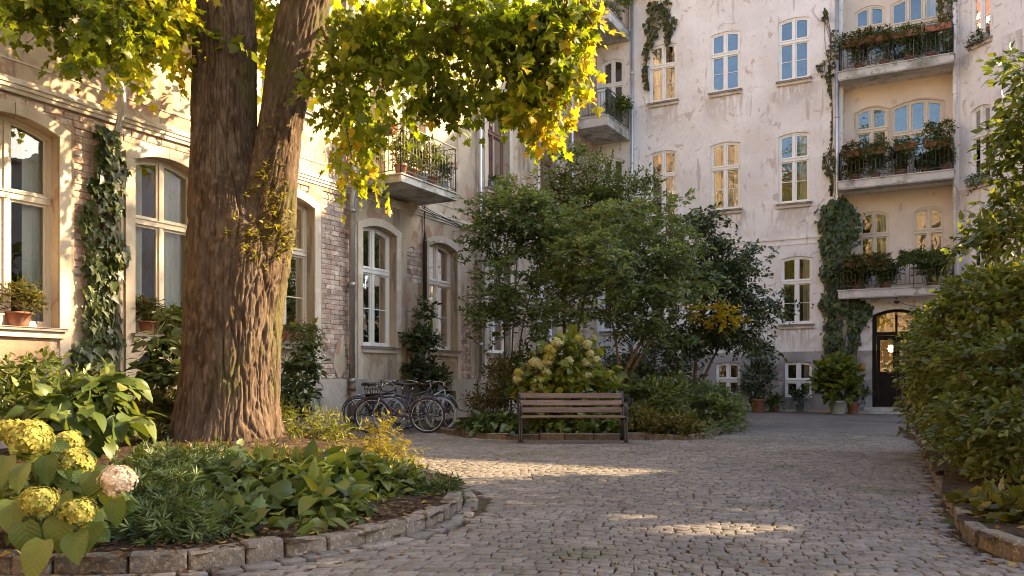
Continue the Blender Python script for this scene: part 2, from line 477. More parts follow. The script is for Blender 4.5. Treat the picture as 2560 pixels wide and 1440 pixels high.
# foliage
MAT['maple'] = leafmat('maple', [(0, (.065, .095, .012)), (.35, (.135, .185, .016)), (.6, (.24, .285, .022)), (.85, (.43, .36, .03)), (1, (.52, .36, .03))], trans=.64, tint=(1.45, 1.38, .42), rough=.42, spec=.4, patch=(.55, .55))
MAT['maple_yellow'] = leafmat('maple_yellow', [(0, (.34, .34, .025)), (.5, (.58, .47, .03)), (1, (.60, .36, .04))], trans=.58, tint=(1.1, 1.02, .45), rough=.45, spec=.35)
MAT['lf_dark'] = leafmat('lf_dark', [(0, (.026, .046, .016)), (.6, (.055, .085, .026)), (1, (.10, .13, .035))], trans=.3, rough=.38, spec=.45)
MAT['lf_blue'] = leafmat('lf_blue', [(0, (.042, .075, .024)), (.6, (.080, .125, .040)), (1, (.14, .18, .055))], trans=.3, rough=.45, spec=.4)
MAT['lf_mid'] = leafmat('lf_mid', [(0, (.048, .080, .018)), (.6, (.098, .142, .03)), (1, (.18, .205, .042))], trans=.4, rough=.42, spec=.4)
MAT['lf_olive'] = leafmat('lf_olive', [(0, (.045, .055, .012)), (.6, (.10, .105, .022)), (1, (.19, .16, .03))], trans=.45, rough=.45, spec=.35)
MAT['lf_lime'] = leafmat('lf_lime', [(0, (.075, .112, .014)), (.6, (.145, .185, .022)), (1, (.25, .25, .035))], trans=.45, rough=.42, spec=.35)
MAT['lf_gold'] = leafmat('lf_gold', [(0, (.12, .13, .02)), (.5, (.24, .23, .03)), (1, (.38, .31, .05))], trans=.55, rough=.5, spec=.3)
MAT['lf_ivy'] = leafmat('lf_ivy', [(0, (.030, .048, .016)), (.6, (.065, .095, .028)), (1, (.115, .14, .04))], trans=.25, rough=.4, spec=.4)
MAT['lf_tree'] = leafmat('lf_tree', [(0, (.055, .092, .036)), (.55, (.125, .18, .066)), (.85, (.20, .255, .095)), (1, (.28, .30, .09))], trans=.55, rough=.38, spec=.5, patch=(.8, .4))
MAT['lf_hedge'] = leafmat('lf_hedge', [(0, (.055, .085, .02)), (.5, (.112, .155, .034)), (.85, (.195, .23, .046)), (1, (.29, .27, .05))], trans=.48, rough=.36, spec=.5, patch=(.9, .35))
MAT['lf_rust'] = leafmat('lf_rust', [(0, (.085, .055, .022)), (.4, (.12, .10, .03)), (1, (.10, .13, .035))], trans=.35, rough=.6, spec=.2)
MAT['lf_hyd'] = leafmat('lf_hyd', [(0, (.055, .090, .018)), (.6, (.10, .145, .028)), (1, (.17, .20, .035))], trans=.35, rough=.38, spec=.5)
# veins: a paler midrib and side ribs in the leaf's own coordinates
def veins(m):
    n = m.node_tree
    p = next(q for q in n.nodes if q.type == 'BSDF_PRINCIPLED')
    src = p.inputs['Base Color'].links[0].from_socket
    tc = N(n, 'ShaderNodeTexCoord'); sx = N(n, 'ShaderNodeSeparateXYZ'); n.links.new(tc.outputs['Object'], sx.inputs[0])
    def mth(op, a, b=None):
        q = N(n, 'ShaderNodeMath', _operation=op)
        for i, v in enumerate((a, b)):
            if isinstance(v, (int, float)):
                q.inputs[i].default_value = v
            elif v is not None:
                n.links.new(v, q.inputs[i])
        return q.outputs[0]
    ax = mth('ABSOLUTE', sx.outputs[0])
    w = mth('SINE', mth('MULTIPLY', mth('SUBTRACT', sx.outputs[1], mth('MULTIPLY', ax, .8)), 46.0))
    side = mth('GREATER_THAN', w, .95)
    mid = mth('LESS_THAN', ax, .012)
    f = mth('MULTIPLY', mth('MAXIMUM', side, mid), .28)
    brown = noise_fac(n, tc.outputs['Object'], 3.5, 5, .60, .68)
    mx = N(n, 'ShaderNodeMix', _data_type='RGBA'); mx.inputs[7].default_value = (.24, .27, .09, 1)
    n.links.new(f, mx.inputs[0]); n.links.new(src, mx.inputs[6])
    m2 = N(n, 'ShaderNodeMix', _data_type='RGBA'); m2.inputs[7].default_value = (.13, .085, .03, 1)
    n.links.new(mth('MULTIPLY', brown, .6), m2.inputs[0]); n.links.new(mx.outputs[2], m2.inputs[6])
    n.links.new(m2.outputs[2], p.inputs['Base Color'])
    b = N(n, 'ShaderNodeBump'); b.inputs['Strength'].default_value = .25; b.inputs['Distance'].default_value = .003
    n.links.new(w, b.inputs['Height']); n.links.new(b.outputs[0], p.inputs['Normal'])


veins(MAT['lf_hyd'])
MAT['petal_lime'] = leafmat('petal_lime', [(0, (.26, .27, .05)), (.5, (.42, .40, .09)), (1, (.52, .46, .13))], trans=.35, rough=.7, spec=.2, tint=(1.1, 1.05, .7))
MAT['petal_blush'] = leafmat('petal_blush', [(0, (.55, .44, .34)), (.5, (.70, .60, .48)), (1, (.74, .66, .55))], trans=.35, rough=.7, spec=.2, tint=(1.05, 1, .9))
MAT['petal_cream'] = leafmat('petal_cream', [(0, (.40, .41, .17)), (.5, (.54, .53, .28)), (1, (.58, .56, .28))], trans=.3, rough=.7, spec=.2, tint=(1.1, 1.05, .7))
MAT['petal_red'] = leafmat('petal_red', [(0, (.35, .04, .04)), (.5, (.50, .10, .09)), (1, (.55, .22, .20))], trans=.3, rough=.6, spec=.2, tint=(1.1, .9, .9))

# ------------------------------------------------------------------ ground
XL, YB = -11.7, 28.0


def inside(px, py, poly):
    px = np.asarray(px, float); py = np.asarray(py, float)
    r = np.zeros(px.shape, bool)
    n = len(poly)
    for i in range(n):
        x0, y0 = poly[i]; x1, y1 = poly[i - 1]
        c = ((y0 > py) != (y1 > py)) & (px < (x1 - x0) * (py - y0) / ((y1 - y0) if y1 != y0 else 1e-9) + x0)
        r ^= c
    return r


def smooth_line(pts, n=8):
    """Catmull-Rom through points"""
    p = [np.array(q, float) for q in pts]
    p = [2 * p[0] - p[1]] + p + [2 * p[-1] - p[-2]]
    o = []
    for i in range(1, len(p) - 2):
        for k in range(n):
            t = k / n
            o.append(.5 * ((2 * p[i]) + (-p[i - 1] + p[i + 1]) * t + (2 * p[i - 1] - 5 * p[i] + 4 * p[i + 1] - p[i + 2]) * t * t + (-p[i - 1] + 3 * p[i] - 3 * p[i + 1] + p[i + 2]) * t ** 3))
    o.append(p[-2])
    return o


g2 = lambda px, py: tuple(gnd(px, py)[:2])
kerb_left = smooth_line([(-5.6, 2.15), (-4.9, 2.45), (-4.25, 2.74), (-3.84, 2.98), (-3.63, 3.29), (-3.46, 3.74), (-3.30, 4.42), (-3.34, 4.95), (-3.55, 5.6), (-3.88, 6.18), (-4.45, 6.82), (-5.3, 7.5), (-6.6, 8.7), (-8.2, 10.3), (-9.6, 11.5), (-11.3, 12.2)])
kerb_mid = smooth_line([(-10.6, 15.5), (-9.6, 14.0), g2(1150, 1089), g2(1190, 1095), g2(1290, 1098.5), g2(1430, 1098.5), g2(1560, 1098.5), g2(1650, 1099), g2(1735, 1100), (-4.02, 14.6), (-4.04, 15.75), (-4.13, 18.2), (-4.6, 20.5), (-5.6, 22.5), (-7.2, 24.3)])
kerb_right = smooth_line([(-1.1, 18.6), (-.84, 16.9), (-.57, 14.9), (-.33, 11), (-.12, 8.2), (-.02, 7.0), (.05, 6.25), (.2, 5.75), (.55, 5.5), (1.2, 5.38), (2.6, 5.3)])
bed_left = [tuple(p) for p in kerb_left] + [(XL, 12.4), (XL, .5), (-5.6, .5)]
bed_mid = [tuple(p) for p in kerb_mid] + [(-8.6, 25.4), (-10.6, 25.0), (-11.2, 20), (-11.0, 17)]
bed_right = [tuple(p) for p in kerb_right] + [(9, 5.2), (9, 20.5), (1, 20.0), (-.6, 19.3)]

MB().add([(-150, -150, -.045), (150, -150, -.045), (150, 150, -.045), (-150, 150, -.045)], [(0, 1, 2, 3)]).build('ground', MAT['soil'])['kind'] = 'structure'
# stone paving of the yard: joints, single stones, far stones
pave = holder('pavement', (-3, 8, 0))
MB().add([(XL - .3, -14, -.024), (24, -14, -.024), (24, 28.2, -.024), (XL - .3, 28.2, -.024)], [(0, 1, 2, 3)]).build('joint_bed', MAT['joint'], pave)
row_a = math.radians(14)
ua = np.array([RX * math.cos(row_a) - RY * math.sin(row_a) * -1, 0])
ur = np.array([math.cos(YAW - row_a), math.sin(YAW - row_a)])
vr = np.array([-ur[1], ur[0]])


def warp(u, v):
    """rows of setts bow gently in shallow arcs"""
    vv = v + .30 * np.abs(np.sin(np.pi * (u + .25 * np.sin(v * .9)) / 2.6)) + .10 * np.sin(u * .55 + 1.3) + .05 * np.sin(v * 2.3 + u * 1.7)
    uu = u + .06 * np.sin(v * 1.9) + .03 * np.sin(u * 2.7 + v)
    return ur[0] * uu + vr[0] * vv, ur[1] * uu + vr[1] * vv


def ring_stones():
    """a course of setts follows the kerb of the tree bed"""
    out = []
    line = [np.array(p) for p in kerb_left if p[1] < 8.5]
    cum = np.concatenate([[0], np.cumsum([np.linalg.norm(line[i + 1] - line[i]) for i in range(len(line) - 1)])])
    L = np.array(line)
    pos = lambda s: np.array([np.interp(s, cum, L[:, 0]), np.interp(s, cum, L[:, 1])])
    s = .05
    while s < cum[-1] - .3:
        w = random.uniform(.13, .24)
        for (o0, o1) in ((.03, .145),):
            a, b = pos(s), pos(s + w - .014)
            t = pos(s + w + .05) - pos(s - .05); t /= np.linalg.norm(t)
            nn = np.array([t[1], -t[0]])
            q = [a + nn * o0, a + nn * o1, b + nn * o1, b + nn * o0]
            out.append([q_ + np.array([random.uniform(-.008, .008), random.uniform(-.008, .008)]) for q_ in q])
        s += w
    return out


def in_view(x, y, z=0.0, mx=140, my=80):
    t = x * VX + y * VY
    l = x * RX + y * RY
    tt = np.where(t > .3, t, .3)
    px = 1280 + 2057 * l / tt; py = 948 - (z - EYE) * 2057 / tt
    return (t > .6) & (px > -mx) & (px < 2560 + mx) & (py > -my) & (py < 1440 + my), t


ring_q = np.array(ring_stones())
us, vs_q = [], []
quads = []
vmin, vmax = -6, 26
v = vmin
while v < vmax:
    h = random.uniform(.074, .100)
    u = -16 + random.uniform(0, .1)
    while u < 12:
        w = random.uniform(.072, .140)
        quads.append((u, v, w, h)); u += w
    v += h
quads = np.array(quads)
cx, cy = warp(quads[:, 0] + quads[:, 2] / 2, quads[:, 1] + quads[:, 3] / 2)
vis, tt = in_view(cx, cy, 0.0, 1000, 900)
keep = vis & (tt > 1.6) & (tt < 16.5) & (cx > XL + .3) & (cy < 26)
for poly in (bed_left, bed_mid, bed_right):
    keep &= ~inside(cx, cy, poly)
# leave room for the kerb course and the kerb stones themselves
kl = np.array([p for p in kerb_left if p[1] < 8.5]); km = np.array(kerb_mid); kr = np.array(kerb_right)
for arr, dd in ((kl, .215), (km, .1), (kr, .1)):
    d2 = np.full(len(cx), 9.0)
    for p in arr:
        d2 = np.minimum(d2, (cx - p[0]) ** 2 + (cy - p[1]) ** 2)
    keep &= d2 > dd * dd
quads = quads[keep]
g = .0035
cor = []
for (du, dv) in ((0, 0), (1, 0), (1, 1), (0, 1)):
    uu = quads[:, 0] + quads[:, 2] * du + (g if du == 0 else -g) + rng.uniform(-.010, .010, len(quads))
    vv = quads[:, 1] + quads[:, 3] * dv + (g if dv == 0 else -g) + rng.uniform(-.009, .009, len(quads))
    cor.append(np.stack(warp(uu, vv), 1))
cor = np.stack(cor, 1)                    # n,4,2
rc = ring_q.copy()
rvis, _ = in_view(rc[:, :, 0].mean(1), rc[:, :, 1].mean(1), 0.0, 1000, 900)
rc = rc[rvis]
# make winding consistent
def ccw(q):
    a = ((q[:, 1, 0] - q[:, 0, 0]) * (q[:, 2, 1] - q[:, 0, 1]) - (q[:, 1, 1] - q[:, 0, 1]) * (q[:, 2, 0] - q[:, 0, 0]))
    q[a < 0] = q[a < 0][:, ::-1]
    return q
cor = np.concatenate([ccw(cor), ccw(rc)], 0)
nst = len(cor)
cen = cor.mean(1, keepdims=True)
hz = rng.uniform(-.004, .003, (nst, 1)) + .004 * np.sin(cen[:, :, 0] * 1.3)
tilt = rng.uniform(-.022, .022, (nst, 2))
def ring(f, z):
    p = cen + (cor - cen) * f
    zz = hz + z + ((p - cen) * tilt[:, None, :]).sum(2)
    return np.concatenate([p, zz[:, :, None]], 2)
sv = np.concatenate([ring(.86, .0022), ring(.955, 0.0), ring(1.0, -.006), ring(1.0, -.04)], 1)   # n,16,3
sf = [(0, 1, 2), (0, 2, 3)]
for r_ in (0, 4, 8):
    for k in range(4):
        a, b = r_ + k, r_ + (k + 1) % 4
        sf += [(a, a + 4, b + 4), (a, b + 4, b)]
sf = np.array(sf)
cvis, ct = in_view(cen[:, 0, 0], cen[:, 0, 1], mx=-20, my=-12)
order = np.argsort(np.where(cvis, ct, 1e3))
near = order[:300]; far = order[300:]
for i in near:
    c = np.array([cen[i, 0, 0], cen[i, 0, 1], 0.0])
    me = tri_mesh('cobblestone', sv[i] - c, sf, MAT['cobble'], smooth=True)
    put('cobblestone', me, pave, c)
fv = sv[far].reshape(-1, 3)
ff = (sf[None] + (np.arange(len(far)) * 16)[:, None, None]).reshape(-1, 3)
o = bpy.data.objects.new('cobblestones_beyond', tri_mesh('cobblestones_beyond', fv, ff, MAT['cobble'], smooth=True))
link(o, pave); o['kind'] = 'stuff'

# farther paving: worn smooth
m, n, out = new_mat('worn_paving')
p = N(n, 'ShaderNodeBsdfPrincipled'); p.inputs['Roughness'].default_value = .75; p.inputs['Specular IOR Level'].default_value = .3
geo = N(n, 'ShaderNodeNewGeometry')
mp = N(n, 'ShaderNodeMapping'); mp.inputs['Rotation'].default_value = (0, 0, -(YAW - row_a)); mp.inputs['Scale'].default_value = (1, 1, 1)
n.links.new(geo.outputs['Position'], mp.inputs[0])
vo = N(n, 'ShaderNodeTexVoronoi'); vo.inputs['Scale'].default_value = 8.5; n.links.new(mp.outputs[0], vo.inputs['Vector'])
vo2 = N(n, 'ShaderNodeTexVoronoi', _feature='DISTANCE_TO_EDGE'); vo2.inputs['Scale'].default_value = 8.5; n.links.new(mp.outputs[0], vo2.inputs['Vector'])
f1 = noise_fac(n, geo.outputs['Position'], .6, 5, .4, .65)
mx = N(n, 'ShaderNodeMix', _data_type='RGBA'); mx.inputs[6].default_value = (.165, .145, .122, 1); mx.inputs[7].default_value = (.115, .103, .092, 1)
n.links.new(f1, mx.inputs[0])
hs = N(n, 'ShaderNodeHueSaturation'); n.links.new(mx.outputs[2], hs.inputs['Color'])
sp = N(n, 'ShaderNodeSeparateColor'); n.links.new(vo.outputs['Color'], sp.inputs[0])
ma = N(n, 'ShaderNodeMath', _operation='MULTIPLY_ADD'); ma.inputs[1].default_value = .5; ma.inputs[2].default_value = .75
n.links.new(sp.outputs[0], ma.inputs[0]); n.links.new(ma.outputs[0], hs.inputs['Value'])
n.links.new(hs.outputs[0], p.inputs['Base Color'])
bp = N(n, 'ShaderNodeBump'); bp.inputs['Strength'].default_value = .5; bp.inputs['Distance'].default_value = .03
mr = N(n, 'ShaderNodeMapRange'); mr.inputs['From Max'].default_value = .14; n.links.new(vo2.outputs['Distance'], mr.inputs['Value'])
n.links.new(mr.outputs[0], bp.inputs['Height']); n.links.new(bp.outputs[0], p.inputs['Normal'])
n.links.new(p.outputs[0], out.inputs[0])
MAT['worn'] = m
T0 = 15.9
pa, pb = at(-2200, 948, T0), at(6500, 948, T0)
MB().add([(pa[0], pa[1], -.003), (pb[0], pb[1], -.003), (24, 28.2, -.003), (XL, 28.2, -.003)], [(0, 1, 2, 3)]).build('worn_far_paving', MAT['worn'], pave)


def bed(name, poly, mound, step=.12):
    xs = np.arange(min(p[0] for p in poly), max(p[0] for p in poly) + step, step)
    ys = np.arange(min(p[1] for p in poly), max(p[1] for p in poly) + step, step)
    X, Y = np.meshgrid(xs, ys, indexing='ij')
    Z = .055 + .05 * fbm(X * 1.7, Y * 1.7, 3) + .03 * fbm(X * 7, Y * 7, 9) - .02
    for (mx_, my_, r_, hh) in mound:
        Z = Z + hh * np.exp(-((X - mx_) ** 2 + (Y - my_) ** 2) / r_ ** 2)
    ins = inside(X[:-1, :-1] + step / 2, Y[:-1, :-1] + step / 2, poly)
    idx = np.arange(X.size).reshape(X.shape)
    a = idx[:-1, :-1][ins]; b = idx[1:, :-1][ins]; c = idx[1:, 1:][ins]; d = idx[:-1, 1:][ins]
    t = np.concatenate([np.stack([a, b, c], 1), np.stack([a, c, d], 1)])
    o = bpy.data.objects.new(name, tri_mesh(name, np.stack([X.ravel(), Y.ravel(), Z.ravel()], 1), t, MAT['soil'], True))
    link(o); o['kind'] = 'structure'
    return o


bed('planting_bed', bed_left, [(-8.5, 7.75, 2.0, .22), (-5.5, 5.5, 1.5, .06)])
bed('planting_bed', bed_mid, [(-6.8, 17, 2.2, .15)])
bed('planting_bed', bed_right, [(2, 10, 2.5, .12)])


def kerb(line, lens, hh, ww, off=0.0, lim=None):
    root = holder('kerb', (line[0][0], line[0][1], 0))
    L = np.array(line)
    cum = np.concatenate([[0], np.cumsum(np.linalg.norm(np.diff(L, axis=0), axis=1))])
    pos = lambda s: np.array([np.interp(s, cum, L[:, 0]), np.interp(s, cum, L[:, 1])])
    s = 0
    while s < cum[-1] - .1:
        w = random.uniform(*lens)
        a, b = pos(s), pos(min(s + w, cum[-1]))
        t = b - a; ln = np.linalg.norm(t); t /= ln
        nn = np.array([t[1], -t[0]])
        h_ = hh + random.uniform(-.018, .018)
        w_ = ww + random.uniform(-.015, .015)
        bm = bmesh.new()
        bmesh.ops.create_cube(bm, size=1)
        for v_ in bm.verts:
            v_.co = Vector((v_.co.x * (ln - .012), v_.co.y * w_, v_.co.z * (h_ + .1)))
            v_.co += Vector((random.uniform(-.006, .006), random.uniform(-.004, .004), random.uniform(-.004, .004)))
        bmesh.ops.bevel(bm, geom=bm.edges[:], offset=random.uniform(.012, .022), segments=3, affect='EDGES', profile=.55)
        me = bpy.data.meshes.new('kerb_stone'); bm.to_mesh(me); bm.free()
        me.materials.append(MAT['granite'])
        c = (a + b) / 2 - nn * (w_ / 2 - .01 + random.uniform(-.012, .012))
        ang = math.atan2(t[1], t[0])
        put('kerb_stone', me, root, (c[0], c[1], (h_ + .1) / 2 - .1), (random.uniform(-.03, .03), random.uniform(-.02, .02), ang + random.uniform(-.03, .03)))
        s += w
    return root


kerb([p for p in kerb_left if p[1] < 11.9], (.20, .42), .10, .13)
kerb(kerb_mid, (.3, .6), .10, .12)
kerb(kerb_right, (.25, .5), .085, .115)

# ------------------------------------------------------------------ buildings
def ML(u, z, d):
    return (XL - d, u, z)


def MBk(u, z, d):
    return (u, YB + d, z)


CH0 = np.array([-.02, YB]); CHD = np.array([.7071, -.7071]); CHN = np.array([.7071, .7071])


def MC(u, z, d):
    p = CH0 + CHD * u + CHN * d
    return (p[0], p[1], z)


def MR(u, z, d):      # house behind the camera, facing the yard
    return (-u, -13.0 - d, z)


def arch_f(ua, ub, zs, zc):
    um, hw = (ua + ub) / 2, (ub - ua) / 2
    return lambda u: zs + (zc - zs) * (1 - ((u - um) / hw) ** 2)


def ubox(b, M, u0, u1, z0, z1, d0, d1):
    return b.hexa([M(u0, z0, d0), M(u1, z0, d0), M(u1, z0, d1), M(u0, z0, d1), M(u0, z1, d0), M(u1, z1, d0), M(u1, z1, d1), M(u0, z1, d1)])


def cbox(b, M, u0, u1, flo, fhi, d0, d1, n=6):
    """prism between two height curves"""
    fl = flo if callable(flo) else (lambda u: flo)
    fh = fhi if callable(fhi) else (lambda u: fhi)
    us_ = np.linspace(u0, u1, n + 1)
    vs_ = []
    for u in us_:
        vs_ += [M(u, fl(u), d0), M(u, fl(u), d1), M(u, fh(u), d1), M(u, fh(u), d0)]
    fs = [(0, 1, 2, 3), tuple(4 * n + k for k in (3, 2, 1, 0))]
    for i in range(n):
        a = 4 * i; c = a + 4
        for k in range(4):
            k2 = (k + 1) % 4
            fs.append((a + k, c + k, c + k2, a + k2))
    return b.add(vs_, fs)


def wall(b, M, u0, u1, z0, z1, ops, d=0.0, rev=.3, sub=8):
    """wall face with arched openings (ua,ub,za,zs,zc) and their reveals"""
    cuts = sorted({u0, u1, *[o[0] for o in ops], *[o[1] for o in ops]})
    cuts = [c for c in cuts if u0 - 1e-6 <= c <= u1 + 1e-6]
    for a, c in zip(cuts[:-1], cuts[1:]):
        mid = (a + c) / 2
        cover = sorted([o for o in ops if o[0] < mid < o[1]], key=lambda o: o[2])
        ns = sub if cover else 1
        e = np.linspace(a, c, ns + 1)
        for i in range(ns):
            p, q = e[i], e[i + 1]
            lo = (z0, z0)
            for o in cover:
                f = arch_f(o[0], o[1], o[3], o[4])
                b.add([M(p, lo[0], d), M(q, lo[1], d), M(q, o[2], d), M(p, o[2], d)], [(0, 1, 2, 3)])
                lo = (f(p), f(q))
            b.add([M(p, lo[0], d), M(q, lo[1], d), M(q, z1, d), M(p, z1, d)], [(0, 1, 2, 3)])
    for o in ops:
        f = arch_f(o[0], o[1], o[3], o[4])
        r_ = o[5] if len(o) > 5 else rev
        us_ = np.linspace(o[0], o[1], sub + 1)
        b.add([M(o[0], o[2], d), M(o[0], o[3], d), M(o[0], o[3], d + r_), M(o[0], o[2], d + r_)], [(0, 1, 2, 3)])
        b.add([M(o[1], o[2], d), M(o[1], o[3], d), M(o[1], o[3], d + r_), M(o[1], o[2], d + r_)], [(0, 1, 2, 3)])
        b.add([M(o[0], o[2], d), M(o[1], o[2], d), M(o[1], o[2], d + r_), M(o[0], o[2], d + r_)], [(0, 1, 2, 3)])
        for i in range(sub):
            p, q = us_[i], us_[i + 1]
            b.add([M(p, f(p), d), M(q, f(q), d), M(q, f(q), d + r_), M(p, f(p), d + r_)], [(0, 1, 2, 3)])


def window(bld, M, o, dep, wood='white_paint', glass='glass', tr=.64, bars=1, curtains=2, sill=True, split=(.5,), cw=.30, room=.9, sillmat='sill', lowglass=True, name='window'):
    ua, ub, za, zs, zc = o[:5]
    f = arch_f(ua, ub, zs, zc)
    b = MB()
    fr = .055
    d0, d1 = dep - .045, dep + .05
    zt = za + (zc - za) * tr
    # outer frame
    cbox(b, M, ua - .005, ua + fr, za, f, d0, d1, 2); cbox(b, M, ub - fr, ub + .005, za, f, d0, d1, 2)
    cbox(b, M, ua + fr + .001, ub - fr - .001, lambda u: f(u) - fr, lambda u: f(u) + .004, d0 + .002, d1, 8)
    ubox(b, M, ua + fr + .001, ub - fr - .001, za, za + fr, d0 + .002, d1)
    # transom and mullions
    ubox(b, M, ua + fr * .6, ub - fr * .6, zt - .05, zt + .05, d0 - .03, d1 - .01)
    ubox(b, M, ua + fr * .6, ub - fr * .6, zt + .035, zt + .055, d0 - .05, d0 - .031)
    W = ub - ua
    cols = [ua + fr] + [ua + W * s for s in split] + [ub - fr]
    for s in split:
        um = ua + W * s
        ubox(b, M, um - .038, um + .038, za + .01, zt - .051, d0 - .018, d1 - .012)
        cbox(b, M, um - .034, um + .034, zt + .056, lambda u: f(u) - fr * .8, d0 - .012, d1 - .012, 2)
    win = b.build(name, MAT[wood], bld)
    sa = MB(); panes = []
    sw = .036
    for i in range(len(cols) - 1):
        a = cols[i] + (.002 if i == 0 else .040); c = cols[i + 1] - (.002 if i == len(cols) - 2 else .040)
        for (lo, hi) in ((za + fr + .002, zt - .052), (zt + .057, lambda u: f(u) - fr - .004)):
            cbox(sa, M, a, a + sw, lo, hi, d0 + .012, d1 - .02, 2); cbox(sa, M, c - sw, c, lo, hi, d0 + .012, d1 - .02, 2)
            fh = hi if callable(hi) else (lambda u, h=hi: h)
            cbox(sa, M, a + sw, c - sw, lambda u: fh(u) - sw, fh, d0 + .014, d1 - .02, 4)
            ubox(sa, M, a + sw, c - sw, lo, lo + sw * 1.2, d0 + .014, d1 - .02)
            if bars and not callable(hi):
                for q in range(bars):
                    zb = lo + (hi - lo) * (q + 1) / (bars + 1)
                    ubox(sa, M, a + sw, c - sw, zb - .010, zb + .010, d0 + .016, d0 + .04)
            pb_ = MB()
            cbox(pb_, M, a + sw, c - sw, lo + sw * 1.2, lambda u: fh(u) - sw, dep - .006, dep - .001, 4)
            pb_.build('pane', MAT[glass], win)
    sa.build('sash', MAT[wood], win)
    # room behind
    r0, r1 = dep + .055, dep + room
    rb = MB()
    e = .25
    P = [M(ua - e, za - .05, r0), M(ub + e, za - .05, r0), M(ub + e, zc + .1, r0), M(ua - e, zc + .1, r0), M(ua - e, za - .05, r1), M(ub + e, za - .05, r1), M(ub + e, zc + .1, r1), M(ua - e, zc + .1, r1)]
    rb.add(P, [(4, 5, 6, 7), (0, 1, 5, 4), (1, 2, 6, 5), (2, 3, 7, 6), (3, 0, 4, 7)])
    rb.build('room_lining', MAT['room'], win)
    if curtains:
        cb = MB()
        sides = [(ua - .02, ua + W * cw * random.uniform(.75, 1.1)), (ub - W * cw * random.uniform(.75, 1.2), ub + .02)]
        if curtains == 3:
            sides = [(ua, um - .02), (um + .02, ub)]
        if curtains == 1:
            sides = sides[1:]
        for (a, c) in sides:
            k = 14
            vs_ = []
            for i in range(k + 1):
                uu = a + (c - a) * i / k
                dd = dep + .13 + .022 * math.sin(i * 2.1 + a * 7) + .01 * math.sin(i * .9)
                vs_ += [M(uu, za + .05, dd), M(uu, zc + .02, dd)]
            cb.add(vs_, [(2 * i, 2 * i + 2, 2 * i + 3, 2 * i + 1) for i in range(k)], True)
        cb.build('curtain', MAT['curtain'], win)
    if sill:
        s2 = MB()
        ubox(s2, M, ua - .07, ub + .07, za - .055, za - .015, -.12, dep - .05)
        ubox(s2, M, ua - .075, ub + .075, za - .015, za - .006, -.135, dep - .05)
        s2.build('sill', MAT[sillmat], win)
        s3 = MB()
        ubox(s3, M, ua - .05, ub + .05, za - .15, za - .0552, -.07, .02)
        s3.build('sill_moulding', MAT['surround'], win)
    return win


def surround(bld, M, o, w=.22, pr=.045, zbot=None, key=True, mat='surround', name='window_surround'):
    ua, ub, za, zs, zc = o[:5]
    zb = za - .05 if zbot is None else zbot
    f = arch_f(ua, ub, zs, zc)
    b = MB()
    hw = (ub - ua) / 2; um = (ua + ub) / 2
    g_ = lambda u: f(min(max(u, ua), ub)) + w * (1.02 if ua <= u <= ub else 1.0) - (0 if ua <= u <= ub else 0)
    ubox(b, M, ua - w, ua, zb, zs - .001, -pr, .01); ubox(b, M, ub, ub + w, zb, zs - .001, -pr, .01)
    k = .006
    lo = lambda u: f(min(max(u, ua), ub))
    hi = lambda u: zs + w * .62 + (zc - zs + w * .40) * (1 - ((u - um) / (hw + w)) ** 2)
    segs = [(ua - w, um - k), (um + k, ub + w)] if key else [(ua - w, ub + w)]
    for (a, c) in segs:
        cbox(b, M, a, c, lo, hi, -pr, .01, 8)
    return b.build(name, MAT[mat], bld)


def pipe(bld, pts, r, mat, collars=(), name='downpipe'):
    o = MB().tube(pts, r, 12).build(name, MAT[mat], bld)
    for z in collars:
        x = np.interp(z, [p[2] for p in pts], [p[0] for p in pts]); y = np.interp(z, [p[2] for p in pts], [p[1] for p in pts])
        MB().lathe([(r * 1.02, -.05), (r * 1.28, -.045), (r * 1.28, .04), (r * 1.02, .05)], (x, y, z), 12).build('collar', MAT[mat], o)
    return o


# ---- left wing
left = thing('apartment_building', 'sunlit old apartment wing of cream plaster and bare brick behind the big tree', 'building', (XL, 12, 0))
LW = [(.55, 1.86, 1.8, 4.62, 4.78), (3.3, 4.61, 1.8, 4.62, 4.78), (6.17, 7.48, 1.8, 4.62, 4.78), (8.74, 10.05, 1.8, 4.60, 4.75), (11.64, 12.95, 1.8, 4.56, 4.71), (14.5, 15.76, 1.8, 4.42, 4.55), (17.1, 18.43, 1.8, 4.40, 4.55), (20.0, 21.35, 1.8, 4.40, 4.55), (23.3, 24.6, 1.8, 4.40, 4.55)]
LU = [(.6, 1.8, 6.5, 8.95, 9.1), (3.35, 4.55, 6.5, 8.95, 9.1), (6.22, 7.42, 6.5, 8.95, 9.1), (8.8, 10.0, 6.5, 8.95, 9.1), (11.7, 12.9, 6.5, 8.95, 9.1), (14.55, 15.35, 5.62, 8.75, 8.9), (16.0, 17.0, 6.3, 8.75, 8.9), (20.0, 21.3, 6.47, 8.85, 9.0), (23.3, 24.55, 6.47, 8.85, 9.0)]
LT = [(a, b_, 10.55, 12.9, 13.05) for (a, b_, *_) in LU]
zones = [(13.18, 14.27, 1.06, 5.0), (18.66, 19.34, 1.06, 5.0), (7.72, 8.51, 1.9, 4.84), (5.0, 10.3, 4.84, 5.08), (11.42, 13.17, 4.77, 5.0), (16.2, 16.87, 3.4, 5.0)]
b = MB()
lops = [(*o, .30) for o in LW + LU + LT] + [(z[0], z[1], z[2], z[3], z[3] + 1e-5, .03) for z in zones]
wall(b, ML, -14, 28, 1.03, 16, lops, 0, .3)
b.build('wall', MAT['plaster_left'], left)
b = MB()
PB = [(9.0, 9.7, .3, .74, .75, .25), (11.9, 12.75, .28, .74, .75, .25), (14.55, 15.6, .22, .72, .73, .25), (17.1, 18.3, .16, .74, .75, .25), (20.1, 21.2, .2, .74, .75, .25)]
wall(b, ML, -14, 28, -.05, 1.05, PB, -.05, .25)
